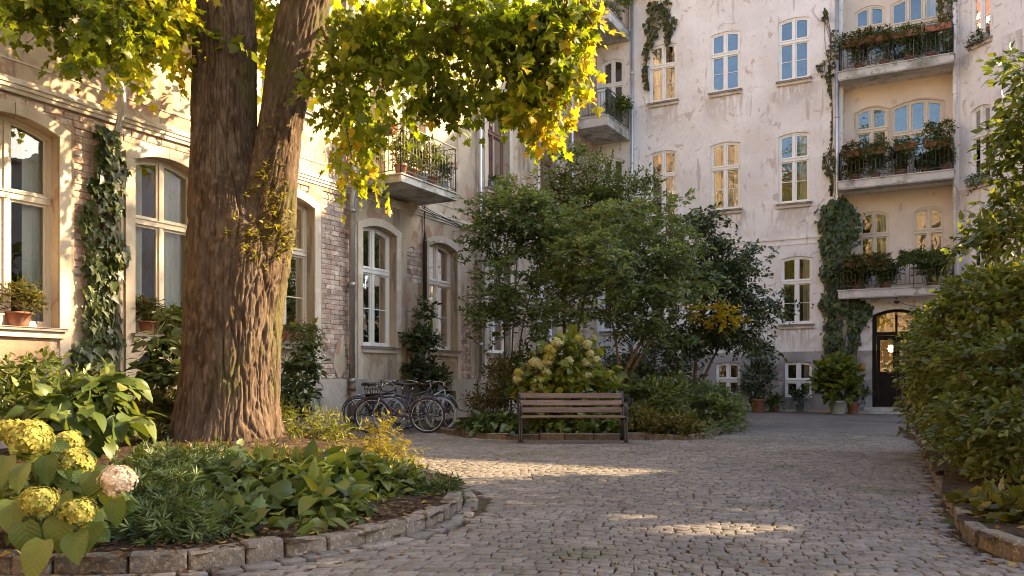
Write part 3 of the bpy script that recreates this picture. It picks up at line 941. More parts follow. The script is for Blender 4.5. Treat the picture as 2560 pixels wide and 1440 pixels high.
b.add([ML(-14, 1.05, -.05), ML(28, 1.05, -.05), ML(28, 1.05, 0.01), ML(-14, 1.05, 0.01)], [(0, 1, 2, 3)])
b.build('plinth', MAT['plinth_left'], left)
for o in PB:
    w_ = MB()
    ubox(w_, ML, o[0] - .02, o[1] + .02, o[2] - .02, o[4] + .02, .16, .19)
    w_ = w_.build('cellar_window', MAT['door_wood'], left)
    gr = MB()
    for k in range(7):
        u = o[0] + (o[1] - o[0]) * (k + .5) / 7
        gr.tube([ML(u, o[2], .06), ML(u, o[3], .06)], .009, 5)
    gr.build('grille', MAT['rust_pipe'], w_)
# roof edge above
b = MB(); ubox(b, ML, -14.2, 28, 15.7, 16.1, -.5, .1); b.build('eaves', MAT['surround'], left)
b = MB(); b.add([ML(-14, 16.0, -.45), ML(28, 16.0, -.45), ML(28, 19.5, 5.0), ML(-14, 19.5, 5.0)], [(0, 1, 2, 3)]); b.build('roof', MAT['roof'], left)
# storey cornice, in stepped bands
b = MB()
for (z0, z1, pr) in ((5.081, 5.14, .022), (5.141, 5.20, .045), (5.201, 5.25, .065), (5.251, 5.29, .04), (5.53, 5.55, .015)):
    ubox(b, ML, -14, 14.38 if z0 > 5.25 else 16.9, z0, z1, -pr, .01)
    ubox(b, ML, 16.7 if z0 > 5.25 else 16.9005, 28, z0, z1, -pr, .01)
b.build('cornice', MAT['surround'], left)
for i, o in enumerate(LW):
    window(left, ML, o, .24, 'cream_paint' if i < 5 else 'white_paint', 'glass_left', tr=.63, bars=1 if i > 3 else 0, curtains=2, cw=.30 if i < 3 else .40)
    surround(left, ML, o, .17, .035, 1.052)
    ap = MB()
    ubox(ap, ML, o[0] + .002, o[1] - .002, 1.053, 1.50, -.022, .005)
    ap.build('apron', MAT['plaster_left'], left)
for i, o in enumerate(LU):
    brown = i >= 7
    window(left, ML, o, .24, 'brown_paint' if brown else 'cream_paint', 'glass_left', tr=.66, bars=0, curtains=0 if brown else 2)
    if i not in (5, 6):
        surround(left, ML, o, .16, .035)
for i, o in enumerate(LT):
    if i in (2, 3, 7, 8):
        window(left, ML, o, .24, 'cream_paint', 'glass_left', tr=.66, bars=0, curtains=0)
    else:
        b = MB(); ubox(b, ML, o[0] - .02, o[1] + .02, o[2] - .02, o[4] + .05, .26, .3); b.build('blind', MAT['curtain'], left)

# bare brick where the plaster fell: backing, bricks, ragged plaster edge
def mask_plaster(u, z, zi):
    """>0 where plaster still holds"""
    n_ = fbm(u * 1.6 + zi * 7, z * 1.1, 31 + zi, 5)
    z0 = zones[zi]
    if zi == 0:
        e = np.minimum((u - z0[0]) * .9, 0.16)
        low = .34 * np.exp(-((z - 1.3) / .45) ** 2)
        return n_ - .60 + low * .55 + .05 * (z > 4.75)
    if zi == 1:
        return n_ - .50 + .2 * (z > 4.2)
    if zi == 2:
        return n_ - .56 + .22 * (z < 2.6)
    if zi == 3:
        return n_ - .62
    return n_ - .50


bw, bh = .285, .105
bricks = []
for zi, (u0, u1, z0, z1) in enumerate(zones):
    mb = MB(); ubox(mb, ML, u0, u1, z0, z1, .0275, .06); mb.build('mortar', MAT['mortar'], left)
    cs = .028
    nu, nz = max(2, int((u1 - u0) / cs)), max(2, int((z1 - z0) / cs))
    ue = np.linspace(u0, u1, nu + 1); ze = np.linspace(z0, z1, nz + 1)
    U, Zz = np.meshgrid(ue, ze, indexing='ij')
    jit = np.zeros_like(U); jit[1:-1, 1:-1] = 1
    UU = U + rng.uniform(-.009, .009, U.shape) * jit; ZZ = Zz + rng.uniform(-.009, .009, U.shape) * jit
    uc = (U[:-1, :-1] + U[1:, 1:]) / 2; zc_ = (Zz[:-1, :-1] + Zz[1:, 1:]) / 2
    hold = mask_plaster(uc, zc_, zi) > 0
    idx = np.arange(U.size).reshape(U.shape)
    vv = np.stack([np.full(U.size, XL), UU.ravel(), ZZ.ravel()], 1)
    v2 = vv.copy(); v2[:, 0] -= .028
    q = np.stack([idx[:-1, :-1][hold], idx[1:, :-1][hold], idx[1:, 1:][hold], idx[:-1, 1:][hold]], 1)
    tris = [q[:, [0, 1, 2]], q[:, [0, 2, 3]]]
    nv = len(vv)
    H_ = np.pad(hold, 1, constant_values=True)
    for (di, dj, a0, a1) in ((-1, 0, (0, 0), (0, 1)), (1, 0, (1, 0), (1, 1)), (0, -1, (0, 0), (1, 0)), (0, 1, (0, 1), (1, 1))):
        nb = H_[1 + di:1 + di + hold.shape[0], 1 + dj:1 + dj + hold.shape[1]]
        I, J = np.where(hold & ~nb)
        a = idx[I + a0[0], J + a0[1]]; c = idx[I + a1[0], J + a1[1]]
        tris += [np.stack([a, c, c + nv], 1), np.stack([a, c + nv, a + nv], 1)]
    tr_ = np.concatenate(tris)
    if len(tr_):
        o = bpy.data.objects.new('ragged_plaster', tri_mesh('ragged_plaster', np.concatenate([vv, v2]), tr_, MAT['plaster_left']))
        link(o, left)
    r_ = 0
    z = z0
    while z + bh <= z1 + .03:
        u = u0 + (0 if r_ % 2 else -bw / 2)
        while u < u1:
            a, c = max(u, u0), min(u + bw, u1)
            if c - a > .05:
                uu, zz = np.meshgrid(np.linspace(a, c, 5), [z + .01, z + .04, z + .065])
                if (mask_plaster(uu, zz, zi) < 0).mean() > .3:
                    bricks.append((zi, (a + c) / 2, z + bh / 2, c - a))
            u += bw
        z += bh; r_ += 1
bricks.sort(key=lambda q: q[0])
first = [q for q in bricks if q[0] == 0][:300]; rest = [q for q in bricks if q not in first]
extra = 300 - len(first)
rest.sort(key=lambda q: 0 if q[0] == 1 else 1)
first += rest[:extra]; rest = rest[extra:]


def brick_geo(b, u, z, w, seed):
    rr = random.Random(seed)
    hw, hh = w / 2 - .006, bh / 2 - .006
    o_ = rr.uniform(.006, .018)
    j = lambda: rr.uniform(-.004, .004)
    fr_ = [ML(u + su * (hw - .007) + j(), z + sz * (hh - .007) + j(), o_ + rr.uniform(0, .004)) for su, sz in ((-1, -1), (1, -1), (1, 1), (-1, 1))]
    md = [ML(u + su * hw + j(), z + sz * hh + j(), o_ + .008) for su, sz in ((-1, -1), (1, -1), (1, 1), (-1, 1))]
    bk = [ML(u + su * hw, z + sz * hh, .032) for su, sz in ((-1, -1), (1, -1), (1, 1), (-1, 1))]
    b.add(fr_ + md + bk, [(0, 1, 2, 3)] + [(k, (k + 1) % 4, 4 + (k + 1) % 4, 4 + k) for k in range(4)] + [(4 + k, 4 + (k + 1) % 4, 8 + (k + 1) % 4, 8 + k) for k in range(4)])


proto_b = []
for k in range(24):
    b = MB(); brick_geo(b, 0, 0, bw, k)
    b.v = [(x - XL, y, z) for (x, y, z) in b.v]
    proto_b.append(b.mesh('brick', MAT['brick']))
for k, (zi, u, z, w) in enumerate(first):
    put('brick', proto_b[k % 24], left, (XL, u, z), scale=(1, w / bw, 1))
b = MB()
for k, (zi, u, z, w) in enumerate(rest):
    brick_geo(b, u, z, w, k + 1000)
if rest:
    b.build('bricks_beyond', MAT['brick'], left)['kind'] = 'stuff'
# pipes and cables on the left wing
pipe(left, [(XL + .10, 8.36, 0), (XL + .10, 8.36, 4.9), (XL + .24, 8.36, 5.3), (XL + .24, 8.36, 5.5), (XL + .12, 8.36, 5.8), (XL + .12, 8.36, 15.9)], .052, 'zinc', (2.6, 4.6, 7.5))
pipe(left, [(XL + .13, 14.0, 1.0), (XL + .13, 14.0, 4.95), (XL + .22, 14.0, 5.25), (XL + .22, 14.0, 5.42), (XL + .13, 14.0, 5.8), (XL + .13, 14.0, 15.9)], .062, 'zinc', (1.02, 3.1, 4.7))
pipe(left, [(XL + .13, 14.0, .0), (XL + .13, 14.0, 1.0)], .070, 'rust_pipe', (.85, .2))
pipe(left, [(XL + .12, 19.45, 1.1), (XL + .12, 19.45, 4.95), (XL + .22, 19.45, 5.2), (XL + .12, 19.45, 5.6), (XL + .12, 19.45, 15.9)], .055, 'zinc_bright', (2.0, 6.2, 8.3))
pipe(left, [(XL + .14, 19.45, 0), (XL + .12, 19.45, 1.1)], .075, 'plinth_left', ())
pipe(left, [(XL + .12, 25.55, 0), (XL + .12, 25.55, 15.9)], .055, 'zinc_bright', (3, 7))
def sag(a, c, s, n=14):
    a, c = np.array(a, float), np.array(c, float)
    return [a + (c - a) * t + np.array([0, 0, -s * 4 * t * (1 - t)]) for t in np.linspace(0, 1, n)]
for (a, c, s) in (((16.6, 5.19), (19.4, 5.03), .04), ((16.6, 5.30), (20.4, 4.98), .05), ((16.62, 5.25), (18.0, 5.13), .02)):
    MB().tube(sag((XL + .14, a[0], a[1]), (XL + .14, c[0], c[1]), s), .011, 5).build('cable', MAT['cable'], left)
MB().tube([(XL + .06, 16.86, 5.5), (XL + .06, 16.86, 4.7), (XL + .05, 16.88, 4.4)], .012, 5).build('cable', MAT['cable'], left)
MB().tube([(XL + .05, 16.88, 4.75), (XL + .06, 16.88, 4.45), (XL + .06, 16.87, 2.75)], [.012, .05, .045], 8).build('cable_duct', MAT['cable'], left)


def balcony(bld, x0, x1, y0, y1, zb, zt, faces, rail_h, gap=.11, edge='slab_edge', under=None, second=.12):
    """slab with iron railing; faces: open sides as ((x,y),(x,y))"""
    b = MB().box(x0, x1, y0, y1, zb, zt)
    b.box(x0 - (.03 if x0 > XL else 0), x1 + .03, y0 - .03, y1 + (.03 if y1 < 20 else 0), zt + .001, zt + .03)
    s = b.build('balcony', MAT[edge], bld)
    r = MB()
    bal = MB().tube([(0, 0, 0), (0, 0, 1)], .0085, 5).mesh('baluster', MAT['rail'])
    zr = zt + rail_h
    for (a, c) in faces:
        a, c = np.array(a, float), np.array(c, float)
        L = np.linalg.norm(c - a); d = (c - a) / L
        for z, rr in ((zr, .02), (zr - second, .012), (zt + .12, .013)):
            r.tube([(*a, z), (*c, z)], rr, 6)
        npost = max(2, int(round(L / 1.15)) + 1)
        for k in range(npost):
            q = a + (c - a) * k / (npost - 1)
            r.tube([(*q, zt - .10 if 0 < k < npost - 1 else zt), (*q, zr)], .016, 6)
        nb = int(L / gap)
        for k in range(1, nb):
            q = a + d * (L * k / nb)
            put('baluster', bal, s, (q[0], q[1], zt + .12), scale=(1, 1, rail_h - second - .12))
    r.build('railing', MAT['rail'], s)
    return s


bal_left = balcony(left, XL, -10.55, 14.40, 16.65, 5.31, 5.46, [((XL, 14.43), (-10.58, 14.43)), ((-10.58, 14.43), (-10.58, 16.62)), ((-10.58, 16.62), (XL, 16.62))], 1.10)
b = MB(); b.add([(XL, 16.2, 4.98), (XL, 16.2, 5.31), (-11.45, 16.2, 5.31), (XL, 16.4, 4.98), (XL, 16.4, 5.31), (-11.45, 16.4, 5.31)], [(0, 1, 2), (5, 4, 3), (0, 2, 5, 3), (0, 3, 4, 1)]); b.build('bracket', MAT['surround'], left)
cor_b1 = balcony(left, XL, -10.42, 25.85, 27.99, 9.62, 9.93, [((XL, 25.88), (-10.45, 25.88)), ((-10.45, 25.88), (-10.45, 27.95))], .95)
cor_b2 = balcony(left, XL, -10.42, 25.85, 27.99, 13.2, 13.5, [((XL, 25.88), (-10.45, 25.88)), ((-10.45, 25.88), (-10.45, 27.95))], .95)

# ---- back house
back = thing('apartment_building', 'tall pale plaster apartment house closing the yard with stacked balconies and entrance door', 'building', (-5, YB, 0))
BH = 14.7
cols_b = [(-9.67, -8.69), (-7.50, -6.50), (-5.25, -4.27)]
BW = []
for (a, c) in cols_b:
    BW += [(a, c, 10.82, 12.78, 12.86), (a, c, 6.80, 9.02, 9.10), (a + .08, c + .08, 2.85, 4.98, 5.06)]
CW = [(-11.5, -10.66, 10.2, 12.55, 12.68), (-11.5, -10.66, 6.6, 8.95, 9.08), (-11.5, -10.66, 2.8, 4.9, 5.04)]
BB = [(-7.32, -6.5, .52, 1.58, 1.62), (-5.05, -4.2, .46, 1.58, 1.63), (-9.4, -8.6, .52, 1.56, 1.6)]
LOGX0, LOGX1, RECY = -3.28, -.20, 28.5
rec = [(LOGX0, LOGX1, 3.82, 6.98, 6.98001), (LOGX0, LOGX1, 7.22, 10.39, 10.39001), (LOGX0, LOGX1, 10.64, 14.3, 14.30001)]
door_o = (-2.42, -1.06, .18, 3.05, 3.22)
b = MB()
wall(b, MBk, XL, -.02, 1.95, BH, [(*o, .14) for o in BW + CW] + [(*o, .5) for o in rec] + [(door_o[0], door_o[1], 1.95, door_o[3], door_o[4], .3)], 0, .14)
b.build('wall', MAT['plaster_back'], back)
b = MB()
wall(b, MBk, XL, -.02, -.05, 1.9499, [(*o, .16) for o in BB] + [(door_o[0], door_o[1], .18, 1.9499, 1.94991, .3)], -.025, .16)
b.add([MBk(XL, 1.9495, -.025), MBk(-2.42, 1.9495, -.025), MBk(-2.42, 1.9495, .01), MBk(XL, 1.9495, .01)], [(0, 1, 2, 3)])
b.build('plinth', MAT['plaster_grey'], back)
# loggia back walls
LGW = {0: [(-2.83, -1.97, 4.55, 6.26, 6.40), (-1.28, -.43, 4.55, 6.26, 6.40)],
       1: [(-2.95, -2.0, 7.95, 9.58, 9.72), (-1.90, -.45, 7.35, 9.58, 9.74)],
       2: [(-2.98, -2.08, 11.3, 12.82, 12.96), (-1.93, -.54, 11.0, 12.85, 13.0)]}
MLg = lambda u, z, d: (u, RECY + d, z)
for k in range(3):
    b = MB()
    wall(b, MLg, LOGX0, LOGX1, rec[k][2], rec[k][3], [(*o, .1) for o in LGW[k]], 0, .1)
    b.build('loggia_wall', MAT['plaster_loggia'], back)
    for j, o in enumerate(LGW[k]):
        wide = (o[1] - o[0]) > 1.2
        window(back, MLg, o, .07, 'cream_paint', 'glass', tr=.58, bars=0, curtains=random.choice((0, 0, 1)), split=(.36, .68) if wide else (.5,), sill=k == 0)
        if k == 1:
            surround(back, MLg, o, .045, .02, key=False)
for i, o in enumerate(BW):
    window(back, MBk, o, .085, 'white_paint', 'glass', tr=.62, bars=1, curtains=(2, 0, 1, 0, 2, 0, 0, 1, 1)[i])
    if i % 3 == 1:
        surround(back, MBk, o, .15, .014, mat='plaster_back')
    elif i % 3 == 2:
        surround(back, MBk, o, .13, .010, mat='plaster_back')
for o in CW:
    window(back, MBk, o, .085, 'white_paint', 'glass', tr=.62, bars=0, curtains=0)
for o in BB:
    window(back, MBk, o, .085, 'white_paint', 'glass', tr=.45, bars=0, curtains=1, sill=False)
b = MB()
ubox(b, MBk, XL, LOGX0 - .1, 5.62, 5.68, -.035, .01); ubox(b, MBk, XL, LOGX0 - .1, 5.44, 5.47, -.02, .01)
b.build('string_course', MAT['plaster_back'], back)
b = MB(); ubox(b, MBk, XL - .2, .2, BH - .001, BH + .3, -.35, .2); b.build('eaves', MAT['surround'], back)
b = MB(); b.add([MBk(XL, BH + .25, -.3), MBk(0, BH + .25, -.3), MBk(0, BH + .6, 7), MBk(XL, BH + .6, 7)], [(0, 1, 2, 3)]); b.build('roof', MAT['roof'], back)
pipe(back, [(-10.31, YB - .09, 0), (-10.31, YB - .09, BH)], .052, 'zinc_bright', (5.2, 8.8, 12))
pipe(back, [(-3.43, YB - .10, 0), (-3.43, YB - .10, BH)], .058, 'zinc_bright', (7.6, 9.4, 12))
pipe(back, [(-.14, YB - .10, 3.2), (-.14, YB - .10, BH)], .05, 'plaster_back', (6.6, 9.6))
logs = []
for k, (zb, zt) in enumerate(((3.58, 3.80), (6.98, 7.20), (10.39, 10.62))):
    logs.append(balcony(back, LOGX0 - .06, LOGX1 + .05, 27.42, 27.998, zb, zt, [((LOGX0 - .03, 27.98), (LOGX0 - .03, 27.46)), ((LOGX0 - .03, 27.46), (LOGX1 + .02, 27.46)), ((LOGX1 + .02, 27.46), (LOGX1 + .02, 27.98))], .88, gap=.115, second=.0001 + .10))
    b = MB().box(LOGX0, LOGX1, 28.0, RECY, zb + .01, zt - .003); b.build('loggia_floor', MAT['concrete'], back)
    b = MB().box(LOGX0 - .04, LOGX1 + .03, 27.44, 27.60, zb - .03, zb - .001); b.build('drip_edge', MAT['concrete'], logs[-1])
# entrance door
dr = MB()
f = arch_f(*door_o[:2], *door_o[3:5])
cbox(dr, MBk, -2.42, -2.30, .18, f, .12, .24, 2); cbox(dr, MBk, -1.18, -1.06, .18, f, .12, .24, 2)
cbox(dr, MBk, -2.30, -1.18, lambda u: f(u) - .09, f, .12, .24, 8)
ubox(dr, MBk, -2.30, -1.18, 2.42, 2.52, .10, .24)
ubox(dr, MBk, -1.77, -1.71, 2.52, 3.06, .14, .22)
door = dr.build('door', MAT['door_wood'], back)
for (a, c) in ((-2.29, -1.775), (-1.705, -1.19)):
    q = MB(); cbox(q, MBk, a, c, 2.525, lambda u: f(u) - .092, .178, .184, 4); q.build('fanlight', MAT['glass'], door)
for (a, c) in ((-2.29, -1.745), (-1.735, -1.19)):
    q = MB()
    ubox(q, MBk, a, a + .09, .19, 2.41, .15, .21); ubox(q, MBk, c - .09, c, .19, 2.41, .15, .21)
    ubox(q, MBk, a + .09, c - .09, 2.27, 2.41, .15, .21); ubox(q, MBk, a + .09, c - .09, .19, 1.28, .16, .205)
    ubox(q, MBk, a + .13, c - .13, .32, 1.12, .145, .16)
    q.build('door_leaf', MAT['door_wood'], door)
    q = MB(); ubox(q, MBk, a + .09, c - .09, 1.28, 2.27, .176, .182); q.build('pane', MAT['glass'], door)
q = MB().tube([MBk(-1.80, 1.12, .145), MBk(-1.80, 1.12, .09), MBk(-1.90, 1.12, .085)], .012, 8)
q.build('handle', MAT['brass'], door)
hall = MB(); P = [MBk(-2.6, .17, .26), MBk(-.9, .17, .26), MBk(-.9, 3.3, .26), MBk(-2.6, 3.3, .26), MBk(-2.6, .17, 3.2), MBk(-.9, .17, 3.2), MBk(-.9, 3.3, 3.2), MBk(-2.6, 3.3, 3.2)]
hall.add(P, [(4, 5, 6, 7), (0, 1, 5, 4), (1, 2, 6, 5), (2, 3, 7, 6), (3, 0, 4, 7)]); hall.build('hallway', MAT['hall'], door)
MB().lathe([(0, -.11), (.07, -.10), (.10, 0), (.07, .10), (0, .11)], (-1.98, 29.6, 2.05), 12).build('hall_lamp', MAT['lamp_glow'], door)
b = MB().box(-2.62, -.86, 27.62, 28.24, -.02, .165); b.build('doorstep', MAT['concrete'], back)
b = MB().box(-2.8, -.7, 27.2, 27.618, -.02, .06); b.build('doorstep', MAT['concrete'], back)
b = MB().box(-5.6, -3.5, 27.55, 27.97, -.02, .06); b.build('paving_edge', MAT['concrete'], back)
b = MB().tube([MBk(-1.7, 3.58, -.25), MBk(-1.7, 3.45, -.25)], .012, 6).lathe([(.0, .0), (.07, -.01), (.085, -.05), (.03, -.09), (0, -.1)], (-1.7, 27.75, 3.45), 12); b.build('ceiling_lamp', MAT['iron'], back)
b = MB().tube(sag((-1.68, 27.76, 3.42), (-.6, 27.9, 3.25), .08), .008, 5); b.build('cable', MAT['cable'], back)
for (u, z, w, h_) in ((-2.86, 2.42, .10, .16), (-2.86, 2.15, .14, .05)):
    b = MB(); ubox(b, MBk, u - w, u + w, z - h_, z + h_, -.07, .0); b.build('wall_lantern' if h_ > .1 else 'lamp_bracket', MAT['iron'], back)
b = MB(); ubox(b, MBk, -2.75, -2.62, 1.30, 1.52, -.05, .0); b.build('bell_panel', MAT['brass'], back)

# ---- slanted corner house and unseen low wing added to shade the yard
cham = thing('apartment_building', 'stained plaster corner house set at a slant beside the balconies', 'building', (1.5, 26.5, 0))
CWN = [(.42, 1.12, 10.85, 13.0, 13.1), (.42, 1.12, 6.75, 8.9, 9.0), (.42, 1.12, 2.9, 5.0, 5.1), (2.4, 3.2, 10.85, 13.0, 13.1), (2.4, 3.2, 6.75, 8.9, 9.0)]
b = MB(); wall(b, MC, 0, 4.4, 0, BH - .2, [(*o, .16) for o in CWN], 0, .16); b.build('wall', MAT['plaster_back'], cham)
for o in CWN:
    window(cham, MC, o, .10, 'white_paint', 'glass', tr=.62, bars=1, curtains=1)
c1 = CH0 + CHD * 4.4
side = thing('apartment_building', 'low plain side wing of the courtyard with a flat roof', 'building', (12, c1[1], 0))
b = MB().box(c1[0], 26, c1[1], c1[1] + 7, -.05, 12.0); b.box(c1[0], 26, c1[1] - .3, c1[1] + 7.3, 12.001, 12.25); b.build('wall', MAT['plaster_back'], side)
# ---- house across the yard, seen only mirrored in panes
rear = thing('apartment_building', 'sunlit cream apartment house across the yard, mirrored in the window panes', 'building', (0, -13, 0))
RW = [(u, u + 1.2, z, z + 2.2, z + 2.35) for z in (2.2, 6.2, 10.2, 14.0) for u in np.arange(-23, 12, 3.4)]
b = MB(); wall(b, MR, -26, 14, -.05, 17.5, [(*o, .2) for o in RW], 0, .2); b.build('wall', MAT['plaster_left'], rear)
pan = MB()
ubox(pan, MR, -1.2 / 2, .6, 0, 2.4, .12, .14); me_p = pan.mesh('window', MAT['white_paint'])
for o in RW:
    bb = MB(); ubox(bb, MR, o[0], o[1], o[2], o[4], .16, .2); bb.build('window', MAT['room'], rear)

# ------------------------------------------------------------------ foliage tools
def unit(a):
    return a / (np.linalg.norm(a, axis=-1, keepdims=True) + 1e-9)


def tmpl(outline, center, fold=.12, droop=.1):
    v = [(0, center, 0)] + list(outline)
    v = np.array([(p[0], p[1], fold * abs(p[0]) - droop * p[1] ** 2) for p in v], float)
    n_ = len(outline)
    t = [(0, 1 + i, 1 + (i + 1) % n_) for i in range(n_)]
    return v, np.array(t)


def mirror(half):
    return half + [(-x, y) for (x, y) in reversed(half) if x > 1e-6]


def big_leaf(rows=13, colsn=7, w=.40, serr=.0, droop=.32, fold=.16, heart=.04):
    v = []; t = []
    for i in range(rows):
        s = i / (rows - 1)
        ww = w * (math.sin(math.pi * min(1, (s * .93 + .07)) ** .72) ** .85) if i < rows - 1 else .004
        for j in range(colsn):
            q = 2 * j / (colsn - 1) - 1
            x = ww * q
            y = s - heart * abs(q) * (1 - s) + serr * ((i + j) % 2) * .02
            v.append((x, y, fold * abs(x) - droop * s * s + .02 * math.sin(7 * s) * abs(q) + .006 * ((i + abs(j - colsn // 2)) % 2) * (1 if 0 < i < rows - 1 else 0)))
    for i in range(rows - 1):
        for j in range(colsn - 1):
            a = i * colsn + j
            t += [(a, a + 1, a + colsn + 1), (a, a + colsn + 1, a + colsn)]
    return np.array(v), np.array(t)


T = {}
T['maple'] = tmpl(mirror([(0, .02), (.20, -.06), (.22, .10), (.52, .12), (.42, .28), (.56, .50), (.40, .50), (.20, .52), (.22, .74), (.12, .78), (0, 1.0)]), .34, .22, .18)
T['ovate'] = tmpl(mirror([(0, 0), (.20, .18), (.27, .46), (.14, .80), (0, 1.0)]), .45, .28, .14)
T['oval_small'] = (np.array([(0, 0, 0), (.24, .30, .07), (.20, .68, .05), (0, 1, -.06), (-.20, .68, .05), (-.24, .30, .07), (0, .5, -.02)]), np.array([(6, 0, 1), (6, 1, 2), (6, 2, 3), (6, 3, 4), (6, 4, 5), (6, 5, 0)]))
T['small'] = (np.array([(0, 0, 0), (.27, .5, .08), (0, 1, -.05), (-.27, .5, .08)]), np.array([(0, 1, 2), (0, 2, 3)]))
T['lance'] = (np.array([(0, 0, 0), (.12, .35, .05), (0, 1, -.18), (-.12, .35, .05)]), np.array([(0, 1, 2), (0, 2, 3)]))
T['ivy'] = tmpl(mirror([(0, .06), (.26, -.05), (.28, .14), (.50, .26), (.30, .44), (.22, .62), (0, 1.0)]), .36, .16, .10)
T['cut'] = (np.array([(0, 0, 0), (.09, .5, .03), (0, 1, -.1), (-.09, .5, .03), (.30, .28, .02), (.48, .66, -.06), (.20, .38, 0), (-.30, .28, .02), (-.48, .66, -.06), (-.20, .38, 0)]),
            np.array([(0, 1, 2), (0, 2, 3), (0, 4, 5), (0, 5, 6), (0, 8, 7), (0, 9, 8)]))
T['big'] = big_leaf()
T['hosta'] = big_leaf(9, 5, .34, 0, .38, .22)
T['vine'] = tmpl(mirror([(0, .05), (.30, -.08), (.42, .12), (.40, .34), (.30, .42), (.30, .66), (.12, .74), (0, 1.0)]), .36, .2, .12)
T['grass'] = (np.array([(-.02, 0, 0), (.02, 0, 0), (.018, .5, .0), (-.018, .5, .0), (0, 1, -.25)]), np.array([(0, 1, 2), (0, 2, 3), (3, 2, 4)]))
LEAFMESH = {}


def leaf_frames(ydir, nrm):
    y = unit(ydir)
    z = unit(nrm - y * (nrm * y).sum(-1, keepdims=True))
    x = np.cross(y, z)
    return x, y, z


def leaf_cloud(pos, ydir, nrm, size, tm):
    v, t = T[tm]
    x, y, z = leaf_frames(ydir, nrm)
    vv = pos[:, None, :] + size[:, None, None] * (v[None, :, 0, None] * x[:, None, :] + v[None, :, 1, None] * y[:, None, :] + v[None, :, 2, None] * z[:, None, :])
    tt_ = t[None] + (np.arange(len(pos)) * len(v))[:, None, None]
    return vv.reshape(-1, 3), tt_.reshape(-1, 3)


def twig_tris(p0, p1, r0, r1):
    """thin three-sided sticks from p0 to p1"""
    d = unit(p1 - p0)
    a = unit(np.cross(d, np.where(np.abs(d[:, 2:3]) < .9, np.array([[0, 0, 1.0]]), np.array([[1.0, 0, 0]]))))
    b = np.cross(d, a)
    ring_ = []
    for p, r in ((p0, r0), (p1, r1)):
        for k in range(3):
            th = 2 * math.pi * k / 3
            ring_.append(p + (a * math.cos(th) + b * math.sin(th)) * (r if np.isscalar(r) else r[:, None]))
    v = np.stack(ring_, 1)
    t = np.array([(0, 1, 4), (0, 4, 3), (1, 2, 5), (1, 5, 4), (2, 0, 3), (2, 3, 5)])
    tt_ = t[None] + (np.arange(len(p0)) * 6)[:, None, None]
    return v.reshape(-1, 3), tt_.reshape(-1, 3)


def lob(px, py, rx, ry, t, rd=None):
    """ellipsoid lobe about the point seen at (px,py), radii in photograph pixels at t metres"""
    s = t / 2057.0
    return (*at(px, py, t), rx * s, (rd if rd else rx * s), ry * s)


def sample_lobes(lobes, n, shell=.5, up=0.0):
    w = np.array([(l[3] * l[4] * l[5]) ** .75 for l in lobes]); w /= w.sum()
    k = rng.choice(len(lobes), n, p=w)
    d = unit(rng.normal(size=(n, 3)))
    if up:
        d[:, 2] = np.where((d[:, 2] < 0) & (rng.random(n) < up), -d[:, 2], d[:, 2])
    r = (shell + (1 - shell) * rng.random(n) ** .6)
    L = np.array([l[:6] for l in lobes])[k]
    off = d * r[:, None]
    # ragged outline
    rag = 1 + .22 * np.sin(d[:, 0] * 6.1 + k * 1.7) * np.sin(d[:, 2] * 5.3 + k) * np.cos(d[:, 1] * 4.7)
    off *= rag[:, None]
    p = L[:, :3] + off[:, 0:1] * L[:, 3:4] * Rv + off[:, 1:2] * L[:, 4:5] * Vv + off[:, 2:3] * L[:, 5:6] * Zv
    out_ = d[:, 0:1] * Rv + d[:, 1:2] * Vv + d[:, 2:3] * Zv
    return p, out_, k


def sprays(p, out_, length, nleaf, size, tm, droop=.15, upw=.25, rand=.5, nup=.9, nout=.35, nrand=.5, spread=.85, ljit=.35, twig_r=.003, hang=0.0):
    n_ = len(p)
    d = unit(out_ + rng.normal(size=(n_, 3)) * rand + Zv * upw)
    ln = length * rng.uniform(.6, 1.3, n_)
    side = unit(np.cross(d, Zv + rng.normal(size=(n_, 3)) * .35))
    P, Y, Nn, S = [], [], [], []
    st = p - d * (ln * .35)[:, None]
    en = st + d * ln[:, None]; en[:, 2] -= droop * ln
    for k in range(nleaf):
        s = (k + .6) / nleaf
        q = st + (en - st) * s + rng.normal(size=(n_, 3)) * .006
        q[:, 2] += droop * ln * s * (1 - s)
        sg = 1 if k % 2 else -1
        if k == nleaf - 1:
            ydir = d + rng.normal(size=(n_, 3)) * .25
        else:
            ydir = d * .55 + side * sg * spread + rng.normal(size=(n_, 3)) * .30
        ydir = ydir - Zv * hang
        nn = Zv * nup + out_ * nout + rng.normal(size=(n_, 3)) * nrand
        P.append(q); Y.append(ydir); Nn.append(nn)
        S.append(size * (1 + ljit * rng.uniform(-1, 1, n_)) * (1.0 - .25 * abs(s - .55)))
    P = np.concatenate(P); Y = np.concatenate(Y); Nn = np.concatenate(Nn); S = np.concatenate(S)
    tv, tt_ = twig_tris(st, en, twig_r, twig_r * .5)
    return (P, Y, Nn, S), (tv, tt_)


def quat_of(x, y, z):
    m = Matrix(((x[0], y[0], z[0]), (x[1], y[1], z[1]), (x[2], y[2], z[2])))
    return m.to_quaternion()


